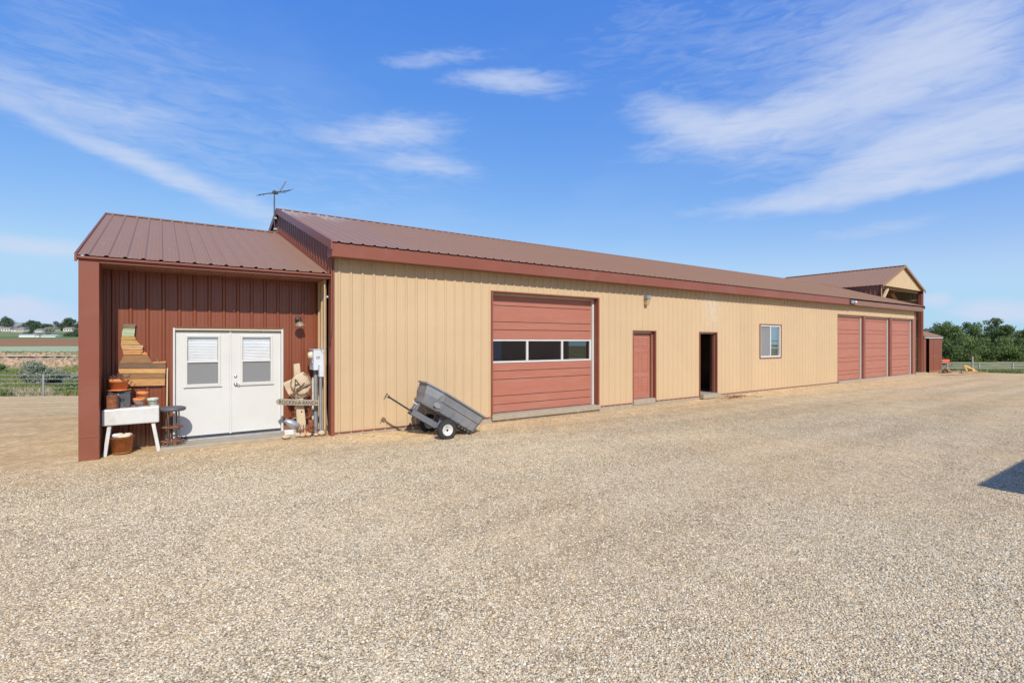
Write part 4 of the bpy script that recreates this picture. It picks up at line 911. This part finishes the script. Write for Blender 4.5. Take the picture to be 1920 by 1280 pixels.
siding(barn, 'liner_grey', lambda a, off, z: (B1 - .06 + off, a, z), BT0 + .2, BT1 - .12, lambda a: -.7, lambda a: BE, part='liner_panel')
siding(barn, 'liner_grey', lambda a, off, z: (a, BT1 - .06 + off, z), B0 + .06, B1 - .08, lambda a: -.7, lambda a: bz(a) - .05, part='liner_panel')
for s_ in (B0, B1 - .16): MB().box(s_ + .0, s_ + .16, BT0 + .002, BT0 + .18, -.6, BE - .17).build('barn_post', 'pale_wood' if s_ == B0 else 'brown_metal', barn)
MB().box(B1-.02, B1+.05, BT0-.03, BT0+.10, -.6, BE-.02).build('corner_trim', 'brown_metal', barn); MB().box(B0-.05, B0+.02, BT0-.03, BT0+.0, -.6, BE-.02).build('corner_trim', 'brown_metal', barn)
MB().bar((B0+.14,BT0+.14,3.75), (B0+1.35,BT0+.14,BE-.16), .12, .10).build('knee_brace', 'pale_wood', barn)
MB().bar((B1-.25,BT0+.9,3.5), (B1-2.3,BT0+.9,BE-.16), .14, .12).build('knee_brace', 'dead_wood', barn)
for k in range(1, 4):
    t = BT0 + k * 1.7; mb = MB(); mb.box(B0+.05, B1-.05, t, t+.05, BE-.16, BE-.02); mb.bar((B0+.1,t+.02,BE-.05),(BM,t+.02,bz(BM)-.1),.05,.12,(0,1,0)); mb.bar((BM,t+.02,bz(BM)-.1),(B1-.1,t+.02,BE-.05),.05,.12,(0,1,0))
    mb.bar((BM-1.4,t+.02,BE-.1),(BM-.7,t+.02,BE+.8),.05,.08,(0,1,0)); mb.bar((BM+1.4,t+.02,BE-.1),(BM+.7,t+.02,BE+.8),.05,.08,(0,1,0)); mb.build('roof_truss', 'dead_wood', barn)
for k, z in enumerate((.6, 1.9, 3.2, 4.4)): MB().box(B1-.12, B1-.08, BT0+.2, BT1-.1, z, z+.12).build('wall_girt', 'dead_wood', barn)
for z in (.6, 1.9, 3.2, 4.4): MB().box(B0+.1, B1-.1, BT1-.13, BT1-.09, z, z+.12).build('wall_girt', 'dead_wood', barn)
MB().box(B1-.55, B1-.18, BT0+.5, BT0+.56, -.3, 2.35).build('stall_board', 'tan_siding', barn)
MB().box(B0-.3, B1, BT0-.25, BT0+.3, -.5, -.16).build('concrete_sill', 'concrete', barn, .01)
# lean-to shed
sh = thing('storage_shed', 'small brown metal lean-to shed with sliding doors right of the tall barn', 'shed', 39.1, 1.7, -.33)
s0, s1, sz = 37.46, 40.72, 2.02
siding(sh, 'brown_siding', lambda a, off, z: (a, 1.72-off, z), s0, 37.87, lambda a: -.7, lambda a: sz, h=.015)
siding(sh, 'brown_siding', lambda a, off, z: (a, 1.66-off, z), 38.27, 39.05, lambda a: -.32, lambda a: sz-.04, h=.015, part='door_leaf')
siding(sh, 'brown_siding', lambda a, off, z: (a, 1.68-off, z), 39.10, s1, lambda a: -.32, lambda a: sz-.04, h=.015, part='door_leaf')
siding(sh, 'brown_siding', lambda a, off, z: (s1+off, a, z), 1.72, 4.2, lambda a: -.9, lambda a: sz+.05+.38*(a-1.7), h=.015)
siding(sh, 'brown_siding', lambda a, off, z: (a, 4.2+off, z), s0, s1, lambda a: -.9, lambda a: sz+.95, h=.015)
MB().box(s0, s1+.05, 1.62, 1.70, sz-.01, sz+.09).build('door_track', 'white_trim', sh); MB().box(s1-.02, s1+.05, 1.68, 1.76, -.4, sz-.02).build('corner_trim', 'cream_trim', sh)
MB().lathe([(0.001,-.03),(.03,-.03),(.03,0)], (39.12,1.66,.85), 10, 'y').build('door_pull', 'galvanised', sh)
n = 14
for i in range(4):
    a, b = s0 + (s1-s0+.1)*i/4, s0 + (s1-s0+.1)*(i+1)/4 - .006
    g = lambda s, t: sz + .10 + (t-1.6) * .38
    mb = MB(); V = []; m = 12
    for j in range(m+1):
        s_ = a + (b-a)*j/m
        for t in (1.56, 4.3): V.append((s_, t, g(s_, t) + (.02 if j % 4 == 2 else 0)))
    mb.add(V, [(2*j, 2*j+2, 2*j+3, 2*j+1) for j in range(m)]); mb.build('roof_panel', 'roof_metal', sh)
MB().box(s1-.4, s1+.1, 1.3, 1.6, -.5, -.26).build('concrete_block', 'concrete', sh)

# ================================================================== NEIGHBOUR BUILDING (outside the frame, throws the shade at the right)
H = 2.8; cor = Vector((5.82, 6.357)) - Vector((-.419, 1.108)) * H; cs, ct_ = to_st(cor.x, cor.y)
hs_ = thing('neighbour_outbuilding', 'low tan outbuilding with hipped brown roof just outside the right edge', 'outbuilding', cs, ct_, 0)
MB().box(cs+.4, cs+11.6, ct_-8.6, ct_-.4, -.2, H-.12).build('wall', 'tan_siding', hs_)
mb = MB(); mb.add([(cs,ct_-9,H),(cs+12,ct_-9,H),(cs+12,ct_,H),(cs,ct_,H),(cs+4.5,ct_-4.5,H+1.5),(cs+7.5,ct_-4.5,H+1.5),(cs,ct_-9,H-.2),(cs+12,ct_-9,H-.2),(cs+12,ct_,H-.2),(cs,ct_,H-.2)],
       [(0,1,5,4),(1,2,5),(2,3,4,5),(3,0,4),(0,6,7,1),(1,7,8,2),(2,8,9,3),(3,9,6,0),(6,9,8,7)]); mb.build('roof', 'roof_metal', hs_)
ring(MB(), cs+2.5, cs+4.1, 1.0, 2.1, .07, ct_-.39, ct_-.34).build('window_frame', 'white_trim', hs_); MB().box(cs+2.57, cs+4.03, ct_-.39, ct_-.37, 1.07, 2.03).build('window_pane', 'dark_window', hs_)
MB().box(cs+6, cs+6.95, ct_-.39, ct_-.35, 0, 2.05).build('door', 'white_paint', hs_)

# ================================================================== FENCES
def pipe_fence(label, pts, heights, rails, r, mat, post_r, tall=None):
    f = thing('pipe_fence', label, 'fence', pts[0][0], pts[0][1], 0, world=True)
    P = [Vector((x, y, gz(x, y))) for x, y in pts]
    for i, p in enumerate(P):
        MB().tube([p - Vector((0,0,.3)), p + Vector((0,0,heights))], post_r, 8).build('post', mat, f)
    for a, b in zip(P[:-1], P[1:]):
        for k in range(rails):
            z = Vector((0, 0, .18 + (heights - .24) * k / (rails - 1)))
            MB().tube([a + z, b + z], r, 6).build('rail', mat, f)
    return f
LX = [(-44,30.4),(-38,30.4),(-32,30.5),(-28.3,30.6),(-22,30.7),(-16,30.8),(-10,30.8)]
pipe_fence('five-rail silver pipe fence at the gravel edge left of the workshop', LX, 1.26, 5, .019, 'fence_pipe', .055)
RX = [(40.0,80),(44.5,77.5),(49.0,75),(53.5,71.5),(57.8,68),(62,64.5),(66,61),(70,57)]
RX = [(57 + 18*k - 2.2, 71.5 - 16.5*k + 2) for k in (0, .13, .26, .39, .52, .65, .78)]
pipe_fence('long white four-rail fence on the grass right of the brown shed', RX, 1.3, 4, .07, 'white_pipe', .10)
wp_ = MB().tube([(30.9,34,-.4),(30.9,34,.78)], .05, 8).build('marker_post', 'white_pipe'); wp_['label'] = 'single white upright post by the timber scraps at the yard edge'; wp_['category'] = 'post'

# ================================================================== VEGETATION
def leaf_cloud(name, mat, parent, centres, n, size, origin, flatten=.8, kind=None, droop=.3):
    k = len(centres); w = np.array([c[3]**2 for c in centres]); idx = RNG.choice(k, n, p=w/w.sum()); c = np.array(centres)[idx]
    d = RNG.normal(size=(n, 3)); d /= np.linalg.norm(d, axis=1)[:, None]; rr = c[:, 3] * (RNG.uniform(.35, 1.0, n) ** .45) * (1 + .18*RNG.normal(size=n))
    p = c[:, :3] + d * rr[:, None] * np.array([1, 1, flatten]); 
    nrm = d + RNG.normal(size=(n, 3)) * .7; nrm /= np.linalg.norm(nrm, axis=1)[:, None]
    a = np.cross(nrm, RNG.normal(size=(n, 3))); a /= np.linalg.norm(a, axis=1)[:, None]; b = np.cross(nrm, a)
    s = size * RNG.uniform(.5, 1.3, n)[:, None]
    V = np.stack([p - a*s, p - b*s*.6, p + a*s, p + b*s*.6], 1).reshape(-1, 3) - np.array(origin)
    me = bpy.data.meshes.new(name); me.vertices.add(4*n); me.vertices.foreach_set('co', V.ravel().astype('f4'))
    me.loops.add(4*n); me.loops.foreach_set('vertex_index', np.arange(4*n, dtype='i4')); me.polygons.add(n); me.polygons.foreach_set('loop_start', np.arange(0, 4*n, 4, dtype='i4'))
    me.update(calc_edges=True); me.validate(); me.materials.append(MATS[mat])
    o = bpy.data.objects.new(name, me); put(o, parent)
    if kind: o['kind'] = kind
    return o
def tree(label, x, y, h, w, mat='leaf_green', n=5000, size=.2, grp=None, name='broadleaf_tree', lobes=16, lowf=.12, seed=0, trunk=True, cat='tree'):
    g = random.Random(seed); z0 = gz(x, y); o = thing(name, label, cat, x, y, z0, grp, world=True)
    cs_ = []
    for i in range(lobes):
        q = g.uniform(lowf, 1); env = math.sin(math.pi * min(1, .18 + q*.80)) ** .6; a = g.uniform(0, 6.28); r = w/2 * env * g.uniform(.25, .85)
        R_ = w * g.uniform(.12, .22); cs_.append((x + r*math.cos(a), y + r*math.sin(a), z0 + h*(.06+.84*q) - R_*.3, R_))
    cs_.append((x, y, z0+h*.9, w*.13))
    if trunk:
        mb = MB().tube([(x,y,z0-.2),(x+.1,y,z0+h*.25),(x,y+.1,z0+h*.55),(x,y,z0+h*.8)], [w*.045,w*.035,w*.02,.02], 8); mb.build('trunk', 'bark', o)
        mb = MB()
        for c in cs_[:10]: mb.tube([(x,y,z0+h*.25),((x+c[0])/2,(y+c[1])/2,(z0+h*.3+c[2])/2+.1),c[:3]], [w*.018,w*.012,.02], 5)
        mb.build('limbs', 'bark', o)
    leaf_cloud('crown', mat, o, cs_, n, size, (x, y, z0)); return o
G2 = 'trees along the far edge of the pasture at the right'
TL = [(1737,614,128,'leaf_dark','tree top peeping over the lean-to shed roof'), (1758,603,112,'leaf_dark','dark tree just right of the shed roof in the far row'), (1776,600,116,'leaf_green','tree with a small spire top, second right of the shed roof'),
      (1794,609,110,'leaf_green','light green tree in the first dip of the far row'), (1812,601,118,'leaf_dark','dark tree left of the row centre, over the white marker post'), (1832,602,112,'leaf_green','green tree at the centre of the far row'),
      (1850,597,118,'leaf_dark','dark high crown just left of the tallest tree'), (1866,592,114,'leaf_green','tallest tree of the far row'), (1883,608,110,'leaf_dark','dark tree falling away right of the tallest one'),
      (1897,634,112,'leaf_green','lowest tree in the gap near the right frame edge'), (1914,618,116,'leaf_green','green tree cut by the right frame edge'), (1936,612,112,'leaf_dark','dark tree beyond the right frame edge'), (1962,606,118,'leaf_green','outermost tree of the row beyond the right frame edge')]
for i, (u, v, y, m, lb) in enumerate(TL):
    x = (u-960)/950*y; h = ((640-v)*y/950 + 1.8 - gz(x, y)) * 1.0
    tree(lb, x, y, h, 5.6 + .5*(i % 3), m, 7000, .17, G2, seed=i+3, lobes=26, lowf=-.02)
UL = ['low bushy tree beside the orange tractor','low bushy tree over the yellow implement','low dark thicket under the centre of the far row','low pale thicket under the tallest tree','low dark thicket under the row at the right frame edge']
for i, u in enumerate((1772, 1808, 1842, 1878, 1912)):
    y = 103; x = (u-960)/950*y; tree(UL[i], x, y, 4.6 + .4*(i%2), 6.5, 'leaf_dark' if i % 2 == 0 else 'leaf_green', 6000, .16, 'low thicket trees in front of the far row', 'thicket_tree', 26, -.05, 30+i)
for i, (x, y, h, w, lb) in enumerate(((-13,-19,8,8,'leftmost unseen tree added for the garage door pane reflections'),(-5,-21,9.5,9,'tall unseen tree added for the middle garage door pane reflection'),(4,-20,8.5,8,'unseen tree added for the right garage door pane reflection'),(-22,-20,9,9,'unseen tree added left of the mirrored group'),(14,-22,9,9,'unseen tree added behind the outbuilding'))):
    tree(lb, x, y, h, w, 'leaf_dark', 3500, .28, 'unseen trees added behind the camera for reflections and less ground bounce', seed=70+i, lobes=20, lowf=.02)  # trees added out of view to darken pane reflections and cut ground bounce
# olive-grey shrubs behind the left fence
def shrub(label, x, y, h, w, mat, n, size, seed, grp=None, name='shrub'):
    g = random.Random(seed); z0 = gz(x, y); o = thing(name, label, 'shrub', x, y, z0, grp, world=True); cs_ = []
    for i in range(12):
        a = g.uniform(0,6.28); r = w/2*g.uniform(.1,.8); R_ = w*g.uniform(.12,.2); cs_.append((x+r*math.cos(a), y+r*math.sin(a)*.8, z0+h*g.uniform(.15,.85), R_))
    mb = MB()
    for c in cs_: mb.tube([(x,y,z0-.05),((x+c[0])/2,(y+c[1])/2,z0+(c[2]-z0)*.6),c[:3]], [.03,.02,.008], 5)
    mb.build('stems', 'bark', o); leaf_cloud('foliage', mat, o, cs_, n, size, (x, y, z0), .8); return o
shrub('large silvery olive-green bush behind the left pipe fence', -35.9, 38.5, 2.3, 3.0, 'leaf_sage', 6000, .075, 1)
shrub('dark green bush at the left frame edge below the dirt bank', -58.6, 58, 1.0, 1.8, 'leaf_green', 1500, .12, 2)
shrub('low brown-green weeds bush near the porch column beyond the fence', -40.5, 46, .8, 3.0, 'leaf_sage', 1500, .09, 3)
shrub('small green bush at the fence foot beside the porch column', -27.9, 31.8, .55, 2.2, 'leaf_green', 1800, .06, 4)
# far trees and houses at the left
G3 = 'trees round the distant houses at the left'; k = 0
FT = [(-675,700,11,30,'long low distant tree behind the second house'),(-628,705,12,26,'distant tree filling the skyline above the beige house'),(-580,705,11,30,'long low distant tree right of the houses'),(-530,705,12,26,'distant tree behind the white sheds skyline'),(-700,690,16,26,'leftmost distant tree clump at the frame edge'),(-655,690,9,30,'low distant tree just right of the leftmost clump'),(-612,690,15,24,'round distant tree above the middle houses'),(-598,700,15,22,'distant tree touching the round one over the houses'),
      (-588,690,11,20,'narrow distant tree right of the middle houses'),(-572,690,14,22,'tall dark distant tree near the centre of the gap'),(-555,680,11,24,'distant tree right of the tall dark one'),(-540,680,11,22,'distant tree above the white sheds'),
      (-520,690,10,24,'distant tree nearest the porch column'),(-505,680,8,20,'distant tree hidden partly by the porch column'),(-640,700,10,24,'distant tree behind the left houses')]
for i, (x, y, h, w, lb) in enumerate(FT): tree(lb, x*.985, y, h*1.15, w*1.0, 'leaf_far', 2400, .8, G3, 'distant_tree', 10, .05, 50+i)
FM = [(-414,480,7,16,'green tree behind the white farm sheds'),(-405,470,6,14,'green tree right of the white farm sheds'),(-455,480,5,12,'dark bush between the two groups of white sheds'),(-438,480,8,14,'brownish tree beside the distant lane'),(-425,500,8,16,'tall green tree over the low white shed')]
for i, (x, y, h, w, lb) in enumerate(FM): tree(lb, x, y, h, w, 'leaf_far' if i != 3 else 'leaf_sage', 1300, .5, 'trees by the distant farm sheds', 'distant_tree', 10, .05, 80+i)
def house(label, x, y, w, d, h, rh, wall='house_wall', roof='house_roof', name='distant_house', cat='house', grp=None, ang=0, win=True):
    z = gz(x, y) - .3; o = thing(name, label, cat, x, y, z, grp, world=True); o.rotation_euler = (0,0,ang)
    MB().box(x-w/2, x+w/2, y-d/2, y+d/2, z, z+h).build('wall', wall, o)
    MB().prism([(x-w/2-.5, z+h),(x+w/2+.5, z+h),(x, z+h+rh)], y-d/2-.4, y+d/2+.4).build('roof', roof, o) if ang or w < d else \
    MB().prism([(y-d/2-.5, z+h),(y+d/2+.5, z+h),(y, z+h+rh)], x-w/2-.4, x+w/2+.4, 'yz').build('roof', roof, o)
    if win:
        for k in (-.3, 0, .3): MB().box(x+k*w-.7, x+k*w+.7, y-d/2-.06, y-d/2-.01, z+h*.35, z+h*.75).build('window', 'dark_window', o)
HL = ['pale low house at the left of the hilltop row','white-gabled house second in the hilltop row','cream house below the round distant tree','wide beige house in the middle of the hilltop row','white two-storey house behind the wide beige one','pale house right of the middle of the hilltop row','cream long house stepping down the slope','small white house under the tall dark tree','low pale house farthest right in the hilltop row','tiny white house alone left of the hilltop row']
HP = [(-668,640),(-648,652),(-622,640),(-606,628),(-602,660),(-590,650),(-578,622),(-565,648),(-545,640),(-638,622)]
for i, ((x, y), lb) in enumerate(zip(HP, HL)):
    house(lb, x, y, 8 + 3*(i%3), 8, 2.4 + 1.5*(i%2), 1.9, 'house_wall' if i % 2 else 'house_wall_white', name='distant_house', grp='houses on the distant hilltop at the left')
house('long white barn left of the dark bush beyond the brown field', -433, 455, 14, 6, 2.1, .8, 'house_wall_white', 'white_paint', 'farm_shed', 'shed', 'white farm sheds beyond the brown field', win=False)
house('low white shed with pale roof under the green trees', -414, 455, 13, 6, 1.4, .9, 'house_wall_white', 'white_paint', 'farm_shed', 'shed', 'white farm sheds beyond the brown field', win=False)
house('small white hut between dark bush and low white shed', -424.5, 455, 3.5, 4, 1.8, .8, 'house_wall_white', 'house_roof', 'farm_shed', 'shed', 'white farm sheds beyond the brown field', win=False)
# grass tufts and weeds (stuff)
def tufts(name, label, n, region, size, mat, cat='grass', per=5):
    V = []; F = []
    for i in range(n):
        x, y = region(); z = gz(x, y) - .03; hgt = size * random.uniform(.4, 1.3)
        for j in range(per):
            a = random.uniform(0, 6.28); w = hgt * .13; lean = hgt * random.uniform(.1, .6); px, py = x + random.gauss(0, size*.35), y + random.gauss(0, size*.35)
            b = len(V); V += [(px-w*math.cos(a),py-w*math.sin(a),z),(px+w*math.cos(a),py+w*math.sin(a),z),(px+lean*math.sin(a),py-lean*math.cos(a),z+hgt)]; F.append((b,b+1,b+2))
    o = MB().add(V, F).build(name, mat, None, kind='stuff'); o['label'] = label; o['category'] = cat; return o
def patchy(x, y): return math.sin(x*.35+1)*math.sin(y*.5) + .6*math.sin(x*.9+y*.4) > -.1
def rl():
    while True:
        y = 30.2 + (random.random()**1.6) * 38; x = -y * random.uniform(.74, 1.12)
        if patchy(x, y) and y > yedge(x) + .2: return x, y
def rl2():
    y = 29.6 + random.random()*40; return -y*random.uniform(.74, 1.12), y
def rr():
    y = random.uniform(26, 75); x = y * random.uniform(.80, 1.15)
    while y < yedge(x) + .4 and x < 34: y += 2; x = y * random.uniform(.82, 1.12)
    return x, y
def rbank():
    y = random.choice([random.gauss(69, .8), random.uniform(86, 89.8), random.gauss(89.3,.3)]); return -y*random.uniform(.74, 1.12), y
tufts('grass_tufts', 'green grass and weeds beyond the left pipe fence', 16000, rl, .30, 'grass_blade')
tufts('dry_grass', 'dry yellow grass between the green weeds at the left', 4000, rl2, .2, 'dry_grass')
tufts('meadow_grass', 'green pasture grass round the white fence at the right', 11000, rr, .22, 'grass_blade')
tufts('bank_weeds', 'dark weeds on the dirt bank at the left', 1100, rbank, .3, 'grass_blade')
mb = MB()
for i in range(420):
    y = random.choice([random.gauss(69.5, 1.2), random.gauss(74, 3), random.uniform(84, 89)]); x = -y*random.uniform(.78, 1.1); r = random.uniform(.12, .5); mb.blob((x,y,gz(x,y)+.05), (r,r*.8,r*.6), i, 4, 6, .3)
rk = mb.build('bank_rocks', 'dirt_bank', None, kind='stuff'); rk['label'] = 'tumbled tan rocks and clods along the dirt bank'; rk['category'] = 'rocks'
# timber scraps, tractor -------------------------------------------------
def wx(u, v): # ground point seen at photo position
    Y = 34.0
    for _ in range(30):
        x = (u-960)/950*Y; z = gz(x, Y); Y = (1.8 - z) * 950 / (v - 640)
    return (u-960)/950*Y, Y
lx, ly = wx(1805, 703)
tp = thing('timber_scraps', 'rotting brown timber frame lying by the white marker post', 'timber', lx, ly, gz(lx, ly), world=True); zt_ = gz(lx, ly) + .05
for i, (dx, dy, L, a, h_) in enumerate(((-.3,0,1.1,.05,.14),(-.3,.25,1.1,.12,.16),(-.2,.5,1.2,-.1,.12),(.3,.1,.9,.3,.2),(.8,.3,1.3,-.05,.1),(1.3,.5,1.2,.1,.12),(-.6,.2,.7,1.2,.2))):
    MB().bar((lx+dx-L/2*math.cos(a), ly+dy-L/2*math.sin(a), zt_+h_*random.uniform(.2,1.2)), (lx+dx+L/2*math.cos(a), ly+dy+L/2*math.sin(a), zt_+h_*random.uniform(.2,1.4)), .10, h_*.5).build('plank', 'dead_wood', tp)
ya, yb = wx(1818, 700)
yi = thing('yellow_implement', 'small faded yellow angled steel implement on the timber scraps', 'implement', ya, yb, gz(ya, yb), world=True); z_ = gz(ya, yb)
mb = MB().bar((ya-.35,yb,z_+.5),(ya-.1,yb,z_+.05),.07).bar((ya-.33,yb,z_+.5),(ya+.25,yb-.05,z_+.22),.09); mb.build('arm', 'yellow_paint', yi)
MB().bar((ya+.1,yb,z_+.22),(ya+.38,yb,z_+.1),.2,.12).build('blade', 'yellow_paint', yi)
tx, ty = 71.5, 84.5; tz = gz(tx, ty); tr = thing('tractor', 'small orange tractor parked under the trees right of the brown shed', 'tractor', tx, ty, tz, world=True)
MB().box(tx-.2, tx+1.25, ty-.35, ty+.35, tz+.55, tz+1.15).build('hood', 'orange_paint', tr, .08); MB().box(tx-1.1, tx-.2, ty-.4, ty+.4, tz+.5, tz+.8).build('chassis', 'black_metal', tr, .04)
MB().box(tx-1.0, tx-.7, ty-.25, ty+.25, tz+.8, tz+1.25).build('seat', 'black_metal', tr, .05); MB().tube([(tx-.25,ty,tz+1.1),(tx-.45,ty,tz+1.45)], .03, 6).build('steering_column', 'black_metal', tr)
for sg in (-1, 1): MB().box(tx-1.25, tx-.45, ty+sg*.7-.16, ty+sg*.7+.16, tz+1.1, tz+1.22).build('fender', 'orange_paint', tr, .05)
mb = MB(); mb.tube([(tx-1.1,ty-.5,tz+1.1),(tx-1.15,ty-.5,tz+2.0)], .04, 6); mb.tube([(tx-1.1,ty+.5,tz+1.1),(tx-1.15,ty+.5,tz+2.0)], .04, 6); mb.tube([(tx-1.15,ty-.5,tz+2.0),(tx-1.15,ty+.5,tz+2.0)], .04, 6); mb.build('roll_bar', 'black_metal', tr)
for (x, sg, r) in ((tx-.85,-1,.6),(tx-.85,1,.6),(tx+.95,-1,.36),(tx+.95,1,.36)):
    w = group(None, 'wheel', tr); MB().lathe([(r*.5,-.14),(r*.95,-.14),(r,-.08),(r,.08),(r*.95,.14),(r*.5,.14)], (x,ty+sg*.62,tz+r), 24, 'y', cap=False).build('tyre', 'rubber', w)
    MB().lathe([(.02,-.1),(r*.5,-.12),(r*.5,.12),(.02,.1)], (x,ty+sg*.62,tz+r), 18, 'y').build('rim', 'orange_paint', w)

# ================================================================== GRAVEL STONES (stuff)
def gravel_stones():
    n = 800000; y = 1.2 + (RNG.random(n) ** 1.1) * 12.0; x = RNG.uniform(-1, 1, n) * (y + 3.2)
    t = -(x - P0.x) * .5699 + (y - P0.y) * .8218; s = (x - P0.x) * .8218 + (y - P0.y) * .5699
    dens = np.clip(1.15 - (y - 2.2) / 12, .15, 1) * np.clip((-.15 - t) / 3.0 + .22, .0, 1)
    patch = .75 + .35 * np.sin(x * .8 + 1.3) * np.sin(y * .9 + .4 * x)
    keep = (RNG.random(n) < dens * patch) & (t < -.12); x, y, s, t = x[keep], y[keep], s[keep], t[keep]; n = len(x)
    me = bpy.data.meshes.new('gravel_stones'); me.vertices.add(n)
    nz = (np.sin(x*1.7+y*.9)*np.sin(y*2.1-x*.6) + .5*np.sin(x*4.1+1)*np.sin(y*5.3)) * .006
    z = .001 + nz - .085 * np.exp(-((s - 1.8) / 1.7) ** 2 - ((t + 1.0) / .8) ** 2)
    me.vertices.foreach_set('co', np.stack([x, y, z], 1).ravel().astype('f4'))
    o = bpy.data.objects.new('gravel_stones', me); C.objects.link(o); o['kind'] = 'stuff'; o['label'] = 'loose tan and grey pebbles covering the yard in the foreground'; o['category'] = 'gravel'
    ng = bpy.data.node_groups.new('scatter', 'GeometryNodeTree'); ng.interface.new_socket('Geometry', in_out='INPUT', socket_type='NodeSocketGeometry'); ng.interface.new_socket('Geometry', in_out='OUTPUT', socket_type='NodeSocketGeometry')
    q = ng.nodes; gi = q.new('NodeGroupInput'); go = q.new('NodeGroupOutput'); ip = q.new('GeometryNodeInstanceOnPoints'); ic = q.new('GeometryNodeMeshIcoSphere'); ic.inputs['Radius'].default_value = 1; ic.inputs['Subdivisions'].default_value = 1
    sp = q.new('GeometryNodeSetPosition'); nv = q.new('ShaderNodeTexNoise'); nv.inputs['Scale'].default_value = 1.4; vm = q.new('ShaderNodeVectorMath'); vm.operation = 'SUBTRACT'; vm.inputs[1].default_value = (.5,.5,.5)
    v2 = q.new('ShaderNodeVectorMath'); v2.operation = 'SCALE'; v2.inputs['Scale'].default_value = .9
    sm = q.new('GeometryNodeSetMaterial'); sm.inputs['Material'].default_value = MATS['gravel_stone']
    rs = q.new('FunctionNodeRandomValue'); rs.data_type = 'FLOAT_VECTOR'; rs.inputs[0].default_value = (.0035,.0035,.0026); rs.inputs[1].default_value = (.0105,.0095,.0065)
    rv = q.new('FunctionNodeRandomValue'); rv.data_type = 'FLOAT_VECTOR'; rv.inputs[0].default_value = (-.5,-.5,0); rv.inputs[1].default_value = (.5,.5,6.28); rv.inputs['Seed'].default_value = 5
    l = ng.links.new
    l(nv.outputs['Color'], vm.inputs[0]); l(vm.outputs[0], v2.inputs[0]); l(ic.outputs[0], sp.inputs['Geometry']); l(v2.outputs[0], sp.inputs['Offset']); l(sp.outputs[0], sm.inputs[0])
    l(gi.outputs[0], ip.inputs['Points']); l(sm.outputs[0], ip.inputs['Instance']); l(rs.outputs[0], ip.inputs['Scale']); l(rv.outputs[0], ip.inputs['Rotation']); l(ip.outputs[0], go.inputs[0])
    md = o.modifiers.new('scatter', 'NODES'); md.node_group = ng
gravel_stones()
def litter():
    g = random.Random(5); mb = MB()
    for i in range(240):
        s_ = g.uniform(-3, 29); t_ = -abs(g.gauss(.15, .5)) - .05; p = w3(s_, t_, .008); p.z += gz(p.x, p.y); r = g.uniform(.012, .035); mb.blob(tuple(p), (r, r*.8, r*.6), i, 4, 6, .25)
    o = mb.build('wall_foot_pebbles', 'stone', None, kind='stuff'); o['label'] = 'scattered larger pebbles along the foot of the tan wall'; o['category'] = 'pebbles'
litter()
mb = MB(); g = random.Random(9)
for i in range(90):
    s_ = 12.7 + g.gauss(0, .35); t_ = -.5 + g.gauss(0, .14); p = w3(s_, t_, .006); a = g.uniform(0, 3.14); L = g.uniform(.02, .06)
    mb.bar((p.x-L*math.cos(a), p.y-L*math.sin(a), p.z), (p.x+L*math.cos(a), p.y+L*math.sin(a), p.z+.006), .02, .008)
o = mb.build('bark_chips', 'rust', None, kind='stuff'); o['label'] = 'scatter of reddish bark chips on the gravel by the dark open doorway'; o['category'] = 'bark chips'
